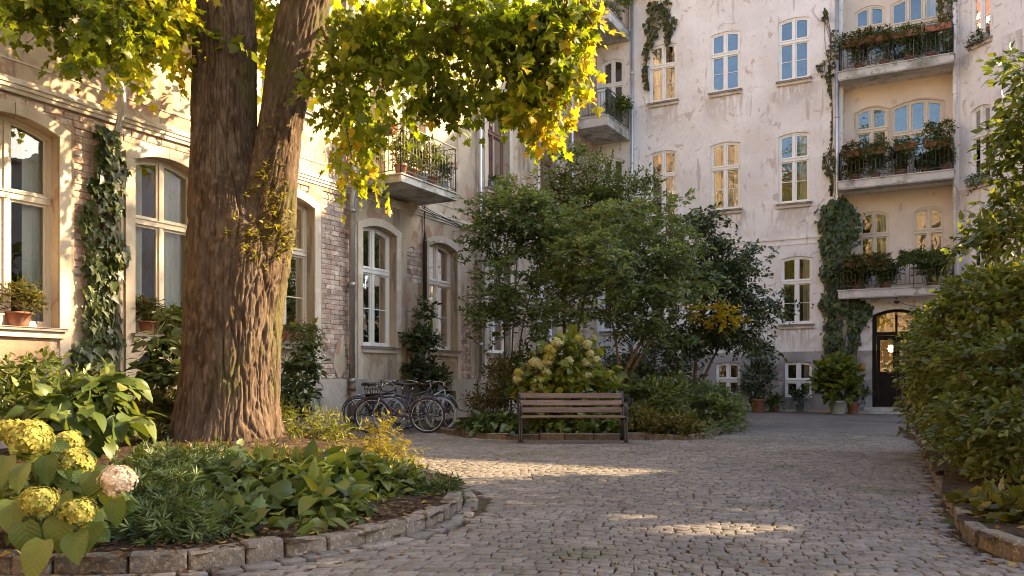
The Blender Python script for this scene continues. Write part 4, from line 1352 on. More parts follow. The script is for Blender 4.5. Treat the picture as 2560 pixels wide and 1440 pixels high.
def make_leaves(root, leaves, tm, mat, nparts=0, partname='leaf', massname='foliage'):
    P, Y, Nn, S = leaves
    if nparts:
        vis, t = in_view(P[:, 0], P[:, 1], P[:, 2], 0, 0)
        show = np.where(vis, S / np.maximum(t, .5), 0) * rng.uniform(.7, 1.3, len(S))
        # leaves nearer to the camera within the plant first
        show = show * np.exp(-(t - t[vis].min() if vis.any() else t) * .35)
        order_ = np.argsort(-show)
        pk = order_[:nparts]; pk = pk[show[pk] > 0]
        key = (tm, mat)
        if key not in LEAFMESH:
            LEAFMESH[key] = tri_mesh('leaf', *T[tm], MAT[mat], smooth=len(T[tm][0]) > 20)
        x, y, z = leaf_frames(Y[pk], Nn[pk])
        for i, a in enumerate(pk):
            put(partname, LEAFMESH[key], root, P[a], quat_of(x[i], y[i], z[i]), float(S[a]))
        keep_ = np.ones(len(S), bool); keep_[pk] = False
        P, Y, Nn, S = P[keep_], Y[keep_], Nn[keep_], S[keep_]
    if len(P):
        v, t = leaf_cloud(P, Y, Nn, S, tm)
        o = bpy.data.objects.new(massname, tri_mesh(massname, v, t, MAT[mat], smooth=len(T[tm][0]) > 20))
        link(o, root)
        if nparts:
            o['kind'] = 'stuff'
        return o


def cat(*ls):
    return tuple(np.concatenate([l[i] for l in ls]) for i in range(len(ls[0])))


def stick_mesh(name, parts, mat, root):
    vs_, ts = [], []
    b = 0
    for (v, t) in parts:
        vs_.append(v); ts.append(t + b); b += len(v)
    o = bpy.data.objects.new(name, tri_mesh(name, np.concatenate(vs_), np.concatenate(ts), MAT[mat]))
    return link(o, root)


def limb(a, c, r0, r1, bend=.12, n=6, sides=6):
    """tapered bowed limb as triangles"""
    a, c = np.array(a, float), np.array(c, float)
    L = np.linalg.norm(c - a)
    w = rng.normal(size=3) * bend * L
    pts = [a + (c - a) * s + w * math.sin(math.pi * s) + rng.normal(size=3) * .012 * L * (0 < s < 1) + np.array([0, 0, .10 * L * math.sin(math.pi * s)]) for s in np.linspace(0, 1, n)]
    b = MB().tube(pts, list(np.linspace(r0, r1, n)), sides)
    tr_ = []
    for f_ in b.f:
        for k in range(1, len(f_) - 1):
            tr_.append((f_[0], f_[k], f_[k + 1]))
    return np.array(b.v), np.array(tr_), pts


def plant(name, label, catg, base, lobes, tm, size, ntwig, nleaf, mat, length=.25, nparts=0, stems=4, stem_r=.012, stem_mat='twig', group=None, shell=.45, up=.5, root=None, **kw):
    root = root or thing(name, label, catg, base, group)
    p, o_, k = sample_lobes(lobes, ntwig, shell, up)
    lv, tw = sprays(p, o_, length, nleaf, size, tm, **kw)
    make_leaves(root, lv, tm, mat, nparts)
    parts = [tw]
    bz = np.array(base, float)
    for i in range(stems):
        l = lobes[i % len(lobes)]
        tgt = np.array(l[:3]) + rng.normal(size=3) * np.array([l[3], l[3], l[5]]) * .35
        v, t, _ = limb(bz + np.array([rng.uniform(-.04, .04), rng.uniform(-.04, .04), 0]), tgt, stem_r, stem_r * .35)
        parts.append((v, t))
    stick_mesh('stem', parts, stem_mat, root)
    return root


# ------------------------------------------------------------------ the big forked tree
tree = thing('maple_tree', 'massive forked maple with furrowed trunk and yellowing crown in the left bed', 'tree', (-8.45, 7.72, 0))
TD = 10.95


def trunk_mesh(profile, z_of, nth, nz, amp, seed, flare=False):
    """profile rows: (photo x centre, photo y, width px); bark furrows as relief"""
    pr = np.array(profile, float)
    ys = np.linspace(pr[0, 1], pr[-1, 1], nz)
    o_ = np.argsort(pr[:, 1])
    xc = np.interp(ys, pr[o_, 1], pr[o_, 0]); w = np.interp(ys, pr[o_, 1], pr[o_, 2])
    def smooth(a, k=9):
        ker = np.ones(k) / k
        return np.convolve(np.pad(a, k // 2, mode='edge'), ker, 'valid')
    xc, w = smooth(xc, 15), smooth(w, 15)
    dd = np.interp(ys, pr[o_, 1], pr[o_, 3])
    dd = smooth(dd, 15)
    th = np.linspace(0, 2 * np.pi, nth, endpoint=False)
    TH, II = np.meshgrid(th, np.arange(nz))
    Zc = EYE + (948 - ys) / 2057.0 * TD
    Rr = (w / 2 * TD / 2057.0)
    z = Zc[II]
    per = int(round(2 * np.pi * Rr.mean() / .050))
    tw = TH / (2 * np.pi) * per + .9 * np.sin(z * 1.3 + seed) + .6 * vnoise(TH / (2 * np.pi) * 12, z * 2.2, seed + 3, 12)
    n1 = vnoise(tw, z * 2.1, seed, per)
    n2 = vnoise(tw * 2, z * 4.5, seed + 5, per * 2)
    n3 = vnoise(TH / (2 * np.pi) * 9, z * 1.1, seed + 8, 9)
    n1b = vnoise(tw * .5 + 7.3, z * 1.5 + 3, seed + 15, per)
    fis = np.exp(-((n1 - .5) / .075) ** 2) * .8 + np.exp(-((n1b - .5) / .045) ** 2) * 1.0 + .4 * np.exp(-((n2 - .5) / .09) ** 2)
    n4 = vnoise(tw * 4, z * 16, seed + 21, per * 4)
    rel = amp * (.45 - fis + .35 * (n4 - .5)) + .06 * (n3 - .5)
    lob_ = 0
    if flare:
        fl = np.exp(-np.clip(z - .12, 0, 9) / .42)
        fl2 = np.exp(-np.clip(z + .05, 0, 9) / .22)
        lob_ = fl * (.08 * np.cos(5 * TH + .6) + .05 * np.cos(3 * TH + 2.0)) + fl2 * (.14 + .22 * np.maximum(np.cos(6 * TH + .4), 0) + .10 * np.cos(4 * TH + 1.1))
    rad = Rr[II] * (1 + lob_) + rel
    cx_ = np.stack([at(x, 948, TD + d_)[:2] for x, d_ in zip(xc, dd)])
    V = np.stack([cx_[II, 0] + rad * np.cos(TH), cx_[II, 1] + rad * np.sin(TH), z], -1).reshape(-1, 3)
    idx = np.arange(nth * nz).reshape(nz, nth)
    a = idx[:-1]; b_ = np.roll(idx, -1, 1)[:-1]; c = np.roll(idx, -1, 1)[1:]; d_ = idx[1:]
    t = np.concatenate([np.stack([a.ravel(), b_.ravel(), c.ravel()], 1), np.stack([a.ravel(), c.ravel(), d_.ravel()], 1)])
    return V, t


main = [(556, 1200, 350, 0), (558, 1165, 308, 0), (562, 1110, 272, 0), (568, 1020, 240, 0), (578, 900, 228, 0), (588, 760, 232, 0), (598, 640, 244, 0), (602, 560, 246, 0), (588, 490, 214, 0), (572, 420, 176, 0), (564, 340, 152, 0), (563, 250, 150, 0), (562, 160, 148, 0), (560, 60, 150, 0), (556, -100, 140, 0), (545, -300, 120, 0), (530, -560, 92, 0)]
v, t = trunk_mesh(main, None, 420, 430, .036, 11, True)
o = bpy.data.objects.new('trunk', tri_mesh('trunk', v, t, MAT['bark'], True)); link(o, tree)
fork = [(630, 690, 110, -.05), (650, 620, 146, -.12), (662, 560, 140, -.16), (674, 480, 116, -.16), (688, 390, 104, -.14), (698, 310, 102, -.10), (718, 210, 108, -.04), (738, 110, 120, .05), (768, -10, 122, .1), (800, -160, 110, .2), (850, -380, 90, .4), (900, -560, 70, .5)]
v, t = trunk_mesh(fork, None, 190, 260, .030, 23)
o = bpy.data.objects.new('fork_stem', tri_mesh('fork_stem', v, t, MAT['bark'], True)); link(o, tree)
# limbs of the crown
def crown_limb(pts, r0, r1):
    pts = [at(*p) for p in pts]
    pts = smooth_line(pts, 5)
    MB().tube(pts, list(np.linspace(r0, r1, len(pts))), 8).build('limb', MAT['twig'], tree)
crown_limb([(800, -60, 11), (930, -90, 10.6), (1060, -10, 10.2), (1170, 92, 9.8), (1225, 140, 9.6), (1265, 188, 9.5), (1300, 215, 9.4), (1380, 260, 9.2)], .085, .012)
crown_limb([(806, 70, 10.9), (828, 130, 10.5), (846, 230, 10.2), (866, 320, 9.9), (880, 400, 9.7)], .035, .006)
crown_limb([(540, -120, 11), (470, -60, 10.5), (420, 0, 10.1), (360, 60, 9.8), (315, 140, 9.5), (300, 200, 9.4)], .07, .008)
crown_limb([(540, -160, 11), (400, -140, 10.4), (250, -70, 10.0), (120, 0, 9.6), (40, 60, 9.3)], .07, .008)
crown_limb([(820, -120, 11), (1000, -260, 10.2), (1200, -180, 9.6), (1400, -60, 9.3), (1480, 60, 9.1)], .09, .01)
crown_limb([(555, -200, 11), (560, -420, 10), (640, -560, 9)], .12, .03)
crown_limb([(850, -400, 11.2), (1000, -600, 11.6), (1200, -700, 11.8)], .10, .02)
crown_limb([(540, -400, 11), (380, -600, 11.4), (200, -640, 11.6)], .10, .02)
crown_limb([(1060, -10, 10.2), (1030, 90, 10.0), (1050, 180, 9.8)], .03, .006)
crown_limb([(1225, 140, 9.6), (1200, 190, 9.5), (1180, 240, 9.4)], .02, .005)
ml = [lob(40, 30, 90, 60, 9.3, .6), lob(190, 60, 130, 90, 9.7, .7), lob(330, 110, 120, 90, 9.6, .6), lob(300, 195, 80, 50, 9.3, .35), lob(385, 40, 60, 80, 10.2, .5), lob(395, 165, 35, 70, 10.4, .3),
      lob(350, 10, 90, 60, 9.9, .6), lob(100, 110, 50, 40, 9.2, .3),
      lob(690, 60, 110, 110, 12.0, .5), lob(670, 150, 40, 60, 11.9, .3),
      lob(930, 110, 110, 100, 10.6, .6), lob(865, 250, 55, 100, 10.2, .4), lob(880, 370, 60, 80, 9.9, .35), lob(890, 450, 45, 30, 9.7, .22),
      lob(1000, 70, 130, 90, 10.2, .7), lob(1060, 190, 110, 80, 9.9, .5), lob(1110, 250, 60, 45, 9.6, .3), lob(1180, 60, 140, 80, 9.9, .7), lob(1220, 180, 110, 80, 9.6, .5),
      lob(1270, 290, 75, 60, 9.4, .35), lob(1330, 130, 120, 100, 9.5, .6), lob(1340, 270, 90, 70, 9.3, .4), lob(1390, 60, 110, 80, 9.4, .5), lob(1420, 190, 80, 70, 9.2, .4), lob(1425, 30, 40, 60, 9.2, .25), lob(1450, 210, 30, 30, 9.1, .2), lob(1380, 335, 40, 30, 9.2, .2), lob(1420, 130, 40, 40, 9.2, .2), lob(990, 320, 0.1, .1, 9.8, .01)]
ml = [(l[0], l[1], l[2] + (.17 if l[0] * RX + l[1] * RY < -3.0 else .11), *l[3:]) for l in ml if l[3] > .01]
pc, oc, k = sample_lobes(ml, 275, .05)
rep_ = rng.integers(3, 8, len(pc))
p = np.repeat(pc, rep_, 0); o_ = np.repeat(oc, rep_, 0)
p = p + (rng.normal(size=(len(p), 1)) * Rv + rng.normal(size=(len(p), 1)) * Vv) * .15 + rng.normal(size=(len(p), 1)) * Zv * .08
lv, tw = sprays(p, o_, .36, 7, .112, 'maple', droop=.5, upw=-.1, rand=.7, nup=.55, nout=.1, nrand=.75, hang=.7, twig_r=.0035, ljit=.5)
P, Y, Nn, S = lv
# yellow tips: the outer, lower fringe of the crown on the sunny side has turned
pxs = 1280 + 2057 * (P @ Rv) / (P @ Vv); pys = 948 - (P[:, 2] - EYE) * 2057 / (P @ Vv)
turn = np.clip(((P @ Rv) - .05) / 1.1, 0, 1) * .75 + np.clip((4.6 - P[:, 2]) / 1.2, 0, 1) * .55 + rng.normal(size=len(S)) * .22 > .62
sel = lambda m_: (P[m_], Y[m_], Nn[m_], S[m_])
make_leaves(tree, sel(~turn), 'maple', 'maple', 200)
make_leaves(tree, sel(turn), 'maple', 'maple_yellow', 100, massname='yellow_foliage')
parts = [tw]
# crown above the frame, with lobes added to shade the left wall
hl = [(-8.9, 11.0, 6.4, 1.7, 1.2, 1.0), (-9.6, 9.6, 7.2, 1.4, 1.0, .9), (-10.2, 8.8, 6.2, .9, .8, .6), (-8.4, 7.8, 8.6, 3.4, 3.2, 1.7), (-5.6, 7.6, 8.0, 2.4, 2.4, 1.5), (-9.8, 5.6, 7.8, 2.0, 2.2, 1.4), (-8.0, 10.2, 8.8, 2.4, 2.0, 1.5), (-7.6, 7.6, 10.6, 2.6, 2.6, 1.4), (-9.6, 10.8, 11.6, 1.7, 1.6, 1.4)]
p, o_, k = sample_lobes(hl, 1250, .3)
lv2, tw2 = sprays(p, o_, .5, 7, .18, 'ivy', droop=.3, upw=-.1, rand=.6, hang=.4)
make_leaves(tree, lv2, 'ivy', 'maple', 0, massname='upper_foliage')
stick_mesh('twigs', [tw, tw2], 'twig', tree)
# moss and sprouts at the fork
mp_ = []
for (x, y, rx, ry, nn_) in ((690, 560, 26, 60, 900), (668, 450, 40, 50, 500), (640, 600, 50, 40, 500), (712, 600, 14, 40, 300), (690, 350, 34, 30, 160)):
    c = at(x, y, TD - .36)
    q = c + rng.normal(size=(nn_, 1)) * Rv * rx * TD / 2057 * .6 + rng.normal(size=(nn_, 1)) * Zv * ry * TD / 2057 * .6
    mp_.append(q)
q = np.concatenate(mp_)
# drop the points onto the fork's surface by ray from the camera side
bpy.context.view_layer.update()
dg = bpy.context.evaluated_depsgraph_get()
from mathutils.bvhtree import BVHTree
tv_ = []; tf_ = []; bb_ = 0
for ch in tree.children:
    if ch.name.split('.')[0] in ('trunk', 'fork_stem'):
        a = np.zeros(len(ch.data.vertices) * 3, np.float32); ch.data.vertices.foreach_get('co', a)
        i_ = np.zeros(len(ch.data.polygons) * 3, np.int32); ch.data.loops.foreach_get('vertex_index', i_)
        tv_.append(a.reshape(-1, 3)); tf_.append(i_.reshape(-1, 3) + bb_); bb_ += len(tv_[-1])
bvh_t = BVHTree.FromPolygons(np.concatenate(tv_).tolist(), np.concatenate(tf_).tolist(), all_triangles=True)
hits, hn = [], []
for s_ in q:
    st_ = Vector(s_) - Vector(Vv) * 1.2
    h = bvh_t.ray_cast(st_, Vector(Vv))
    if h[0] is not None:
        nn_ = h[1] if h[1].dot(Vector(Vv)) < 0 else -h[1]
        hits.append(h[0]); hn.append(nn_)
hits, hn = np.array(hits), np.array(hn)
n_ = len(hits)
make_leaves(tree, (hits, unit(hn + rng.normal(size=(n_, 3)) * .5 + Zv * .2), rng.normal(size=(n_, 3)), rng.uniform(.012, .035, n_)), 'small', 'moss', 0, massname='moss')
sp = rng.choice(n_, 60)
lv, tw = sprays(hits[sp] + hn[sp] * .05, hn[sp], .16, 5, .06, 'ovate', droop=.1, upw=.3)
make_leaves(tree, lv, 'ovate', 'lf_gold', 300, 'sprout_leaf', massname='sprouts')
# the leafy sprig on the front of the left stem
c = at(575, 112, TD - .45)
lv, tw = sprays(np.array([c + Rv * .02, c + Rv * .16 - Zv * .02, c - Rv * .12 + Zv * .03]), np.array([Rv - Zv * .3, Rv, -Rv]), .3, 5, .15, 'vine', droop=.25, hang=.5)
make_leaves(tree, lv, 'vine', 'lf_lime', 0, massname='trunk_sprig')
stick_mesh('sprig_stem', [tw], 'stem_green', tree)

# ------------------------------------------------------------------ small trees behind the bench
def small_tree(label, base, lobes, mat, size, ntwig, trunk, nleaf=9, tm='oval_small', length=.42, nparts=0, group='small trees behind the bench', extra=None, stem_mat='twig', **kw):
    root = thing('small_tree', label, 'tree', base, group)
    parts = []
    for (pts, r0, r1) in trunk:
        pts = smooth_line([np.array(q, float) for q in pts], 4)
        MB().tube(pts, list(np.linspace(r0, r1, len(pts))), 8).build('trunk', MAT[stem_mat], root)
    top = np.array(trunk[0][0][-1], float)
    for l in lobes:
        near_ = min([np.array(q, float) for (pp, _, _) in trunk for q in pp[len(pp) // 2:]], key=lambda q: np.linalg.norm(q - np.array(l[:3])))
        for _ in range(2):
            v, t, pts = limb(near_, np.array(l[:3]) + rng.normal(size=3) * np.array([l[3], l[3], l[5]]) * .4, .018, .006)
            parts.append((v, t))
    pc, oc, k = sample_lobes(lobes, max(20, ntwig // 6), .1, .2)
    rep_ = rng.integers(4, 12, len(pc))
    p = np.repeat(pc, rep_, 0); o_ = np.repeat(oc, rep_, 0) * np.array([1, 1, .35])
    p = p + (rng.normal(size=(len(p), 1)) * Rv + rng.normal(size=(len(p), 1)) * Vv) * .26 + rng.normal(size=(len(p), 1)) * Zv * .07
    kw = dict(dict(upw=0.05, nup=1.0, nrand=.5, nout=.3), **kw)
    lv, tw = sprays(p, o_, length, nleaf, size, tm, **kw)
    make_leaves(root, lv, tm, mat, nparts, massname='crown')
    parts.append(tw)
    if extra:
        p, o_, k = sample_lobes(extra[0], extra[1], .2)
        lv, tw = sprays(p, o_, .3, nleaf, size * 1.1, tm)
        make_leaves(root, lv, tm, extra[2], 0, massname='yellow_leaves'); parts.append(tw)
    stick_mesh('twigs', parts, stem_mat, root)
    return root


tA = 19.5
bA = gnd(1262, 1052)
small_tree('multi-stemmed small tree with feathery grey green leaves by the pale downpipe', tuple(at(1268, 948, tA)[:2]) + (0.05,),
           [lob(1230, 560, 60, 60, tA, .8), lob(1290, 500, 60, 60, tA, .8), lob(1240, 680, 60, 50, tA - .4, .8), lob(1310, 620, 80, 70, tA, .9), lob(1290, 740, 90, 55, tA - .6, .8), lob(1200, 760, 40, 40, tA - .6, .5), lob(1290, 450, 30, 40, tA, .4), lob(1200, 520, 30, 40, tA, .4), lob(1190, 620, 30, 60, tA, .4), lob(1230, 800, 70, 40, tA - .6, .6), lob(1330, 810, 70, 40, tA - .5, .7), lob(1390, 600, 60, 60, tA, .7), lob(1350, 540, 60, 60, tA, .8), lob(1380, 690, 60, 60, tA, .8)],
           'lf_tree', .12, 860, [([at(1262, 1030, tA), at(1262, 900, tA), at(1258, 780, tA), at(1240, 640, tA)], .022, .01), ([at(1278, 1030, tA), at(1280, 880, tA), at(1290, 700, tA), at(1300, 520, tA)], .024, .01), ([at(1295, 1030, tA), at(1300, 860, tA), at(1330, 720, tA), at(1360, 600, tA)], .02, .01)], nleaf=10, droop=.25)
tB = 21.0
small_tree('tallest slim small tree with airy upright sprays under the corner balcony', tuple(at(1418, 948, tB)[:2]) + (0.05,),
           [lob(1415, 420, 26, 50, tB, .4), lob(1440, 390, 24, 24, tB, .3), lob(1380, 470, 40, 50, tB, .6), lob(1450, 500, 60, 60, tB, .8), lob(1410, 590, 70, 60, tB, .9), lob(1490, 470, 30, 70, tB, .5), lob(1590, 470, 26, 46, tB, .4), lob(1520, 530, 60, 60, tB, .8), lob(1580, 560, 60, 60, tB, .8), lob(1340, 520, 40, 40, tB, .5)],
           'lf_mid', .10, 1000, [([at(1415, 1015, tB), at(1412, 850, tB), at(1405, 640, tB), at(1412, 440, tB)], .06, .012), ([at(1418, 1015, tB), at(1450, 800, tB), at(1500, 620, tB), at(1575, 500, tB)], .05, .012)], nleaf=9, droop=.1, upw=.5)
tC = 17.6
small_tree('broad leaning small tree with dense grey green crown behind the bench', tuple(at(1548, 948, tC)[:2]) + (0.05,),
           [lob(1500, 640, 90, 70, tC, 1.0), lob(1600, 560, 90, 60, tC + .6, 1.0), lob(1640, 660, 90, 60, tC, 1.0), lob(1540, 740, 100, 50, tC - .5, .9), lob(1690, 590, 50, 40, tC, .6), lob(1660, 740, 80, 50, tC - .4, .8), lob(1580, 800, 80, 36, tC - .5, .7), lob(1440, 700, 50, 60, tC, .7), lob(1440, 790, 60, 40, tC - .3, .6), lob(1480, 560, 60, 60, tC + .4, .7), lob(1390, 720, 50, 60, tC + .4, .6), lob(1640, 830, 70, 36, tC - .3, .6), lob(1700, 690, 60, 50, tC, .6), lob(1690, 510, 24, 40, tC, .3)],
           'lf_tree', .12, 1150, [([at(1545, 1010, tC), at(1560, 940, tC), at(1600, 860, tC), at(1650, 790, tC), at(1680, 720, tC)], .055, .016), ([at(1545, 1010, tC), at(1580, 930, tC), at(1640, 830, tC), at(1700, 770, tC)], .045, .012), ([at(1545, 1010, tC), at(1545, 900, tC), at(1530, 800, tC), at(1510, 700, tC)], .04, .012)], nleaf=10, droop=.3, stem_mat='twig_pale')
tDp = 19.2
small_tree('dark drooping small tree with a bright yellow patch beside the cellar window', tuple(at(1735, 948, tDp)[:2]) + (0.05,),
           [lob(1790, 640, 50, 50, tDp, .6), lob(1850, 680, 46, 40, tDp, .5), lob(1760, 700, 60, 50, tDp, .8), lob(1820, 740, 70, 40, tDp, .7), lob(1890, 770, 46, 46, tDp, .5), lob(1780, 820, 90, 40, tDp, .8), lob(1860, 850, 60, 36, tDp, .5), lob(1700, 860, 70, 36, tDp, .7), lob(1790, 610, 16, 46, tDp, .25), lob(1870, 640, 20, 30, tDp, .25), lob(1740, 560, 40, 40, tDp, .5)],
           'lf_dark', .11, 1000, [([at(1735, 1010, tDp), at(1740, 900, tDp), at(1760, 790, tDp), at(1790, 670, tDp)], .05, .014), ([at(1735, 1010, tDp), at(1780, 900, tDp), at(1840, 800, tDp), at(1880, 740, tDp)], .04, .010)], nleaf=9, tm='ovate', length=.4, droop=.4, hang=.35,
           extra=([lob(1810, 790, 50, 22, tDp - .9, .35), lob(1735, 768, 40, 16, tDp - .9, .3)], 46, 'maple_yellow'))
# dim evergreen mass closing the gap behind
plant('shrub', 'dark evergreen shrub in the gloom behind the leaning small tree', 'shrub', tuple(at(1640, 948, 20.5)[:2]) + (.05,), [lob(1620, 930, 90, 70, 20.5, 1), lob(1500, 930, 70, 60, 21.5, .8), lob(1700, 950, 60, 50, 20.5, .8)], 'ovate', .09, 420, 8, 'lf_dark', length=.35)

plant('shrub', 'shady leafy shrub filling the space under the multi-stemmed small tree', 'shrub', tuple(at(1330, 948, 18.6)[:2]) + (.05,), [lob(1330, 930, 70, 60, 18.6, .6), lob(1270, 980, 50, 40, 18.4, .5), lob(1370, 980, 50, 50, 18.2, .5)], 'ovate', .10, 300, 7, 'lf_mid', length=.34, stems=8)
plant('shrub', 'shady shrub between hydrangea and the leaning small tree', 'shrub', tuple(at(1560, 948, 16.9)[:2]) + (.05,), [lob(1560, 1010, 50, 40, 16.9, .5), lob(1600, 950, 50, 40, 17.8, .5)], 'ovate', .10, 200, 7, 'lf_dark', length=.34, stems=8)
# ------------------------------------------------------------------ hydrangeas
def flower_head(root, c, r, mat, nf, name='flower_head', squash=.85):
    d = unit(rng.normal(size=(nf, 3))); d[:, 2] = np.abs(d[:, 2]) * np.where(rng.random(nf) < .78, 1, -1)
    p = d * r * rng.uniform(.78, 1.10, (nf, 1)) * (1 + .14 * np.sin(d[:, :1] * 4.1 + c[0] * 30) * np.cos(d[:, 1:2] * 3.3 + c[2] * 50)); p[:, 2] *= squash
    x = unit(np.cross(d, rng.normal(size=(nf, 3)))); y = np.cross(d, x)
    vs_, ts = [], []
    s = r * .24 if nf > 60 else r * .36
    quad = [(0, 0), (.55, .32), (1.0, 0), (.55, -.32)]
    for k in range(4):
        th = k * math.pi / 2
        a = x * math.cos(th) + y * math.sin(th); b_ = -x * math.sin(th) + y * math.cos(th)
        base = len(vs_)
        for (u_, v_) in quad:
            vs_.append(p + (a * u_ + b_ * v_) * s + d * s * (.25 * u_ if u_ < .9 else .12))
    V = np.stack(vs_, 1); V = p[:, None, :] + (V - p[:, None, :]) * rng.uniform(.7, 1.35, (nf, 1, 1))
    t0 = np.array([(4 * k + a, 4 * k + b_, 4 * k + c_) for k in range(4) for (a, b_, c_) in ((0, 1, 2), (0, 2, 3))])
    tt_ = (t0[None] + (np.arange(nf) * 16)[:, None, None]).reshape(-1, 3)
    V = V.reshape(-1, 3)
    # core
    cr = []
    ct_ = []
    m_ = MB().lathe([(r * .80 * math.sin(a_), squash * r * .80 * math.cos(a_)) for a_ in np.linspace(.05, math.pi - .05, 7)], (0, 0, 0), 10)
    cv = np.array(m_.v); cf = np.array([(f_[0], f_[1 + q_], f_[2 + q_]) for f_ in m_.f for q_ in (0, 1)])
    me = tri_mesh(name, np.concatenate([V, cv]), np.concatenate([tt_, cf + len(V)]), MAT[mat])
    return put(name, me, root, c)


hyd = thing('hydrangea', 'large-leaved hydrangea with lime flower heads and one blush head in the near corner', 'hydrangea', tuple(at(110, 948, 4.9)[:2]) + (.08,))
heads = [(75, 1098, 53, 4.75, 'petal_lime'), (28, 1076, 30, 5.0, 'petal_lime'), (170, 1110, 36, 5.1, 'petal_lime'), (188, 1160, 44, 4.9, 'petal_lime'), (294, 1202, 42, 4.55, 'petal_blush'), (98, 1255, 40, 4.35, 'petal_lime'), (197, 1282, 40, 4.4, 'petal_lime'), (152, 1165, 26, 5.0, 'petal_lime')]
hb = at(110, 948, 4.9); hb[2] = .05
sticks = []
for (x, y, r, t_, mt) in heads:
    c = at(x, y, t_)
    flower_head(hyd, c, r * t_ / 2057, mt, 190)
    v, t, pts = limb(hb + np.array([rng.uniform(-.1, .1), rng.uniform(-.1, .1), 0]), c, .009, .005, .05)
    sticks.append((v, t))
LP, LY, LN, LS = [], [], [], []
for i in range(210):
    a = rng.uniform(0, 2 * math.pi); rr = math.sqrt(rng.random())
    lx, ly = math.cos(a) * rr, math.sin(a) * rr
    zz = .12 + (.62 - .38 * rr) * rng.random() ** .6
    q = hb + Rv * lx * .42 + Vv * ly * .38; q[2] = zz
    out_ = unit(Rv * lx + Vv * ly * .9 - Vv * .25 + rng.normal(size=3) * .25)
    LP.append(q); LY.append(out_ * .9 + Zv * rng.uniform(-.55, .35)); LN.append(Zv * .8 - Vv * .55 + out_ * .3 + rng.normal(size=3) * .22); LS.append(rng.uniform(.095, .165))
for (x, y, t_, s_) in ((60, 1345, 4.25, .2), (150, 1330, 4.3, .2), (30, 1290, 4.3, .19), (240, 1345, 4.35, .18), (190, 1370, 4.25, .19), (110, 1390, 4.2, .22), (270, 1260, 4.5, .18), (20, 1180, 4.6, .18), (120, 1180, 4.6, .17), (230, 1220, 4.55, .16), (60, 1200, 4.5, .18), (290, 1290, 4.45, .15)):
    q = at(x, y - 40, t_ + .1); o_ = unit((q - hb) * np.array([1, 1, 0]) - Vv * .3)
    LP.append(q); LY.append(o_ * .5 - Zv * .75 + rng.normal(size=3) * .15); LN.append(Zv * .5 - Vv * .8 + rng.normal(size=3) * .15); LS.append(s_)
make_leaves(hyd, (np.array(LP), np.array(LY), np.array(LN), np.array(LS)), 'big', 'lf_hyd', 230)
stick_mesh('stem', sticks, 'stem_green', hyd)

tH = 15.7
hc = at(1412, 948, tH); hc[2] = .1
hyd2 = thing('hydrangea', 'tall hydrangea bush with cream flower balls rising behind the bench', 'hydrangea', tuple(hc))
hp = [(1378, 876, 13), (1393, 858, 11), (1467, 861, 10), (1373, 895, 11), (1337, 908, 12), (1352, 914, 10), (1297, 933, 10), (1294, 949, 10), (1366, 932, 9), (1355, 950, 10), (1338, 957, 9), (1340, 971, 9), (1354, 973, 9), (1465, 908, 10), (1465, 940, 10), (1524, 941, 12), (1423, 902, 8), (1370, 905, 9), (1447, 848, 9), (1490, 902, 10), (1476, 885, 9), (1500, 960, 7), (1330, 985, 9)]
for i, (x, y, r) in enumerate(hp):
    flower_head(hyd2, at(x, y, tH - .55 + .3 * abs(x - 1412) / 120), r * tH / 2057 * 1.3, 'petal_cream' if i % 3 else 'petal_lime', 46)
plant('hydrangea', '', 'hydrangea', tuple(hc), [lob(1420, 890, 60, 55, tH, .5), lob(1400, 960, 95, 60, tH, .6), lob(1460, 970, 75, 70, tH, .6), lob(1350, 1000, 60, 60, tH, .5), lob(1425, 1040, 100, 50, tH - .3, .5)], 'vine', .16, 360, 5, 'lf_lime', length=.35, nparts=120, stems=10, stem_r=.014, stem_mat='stem_green', root=hyd2, nup=.6, nout=.7, hang=.45)

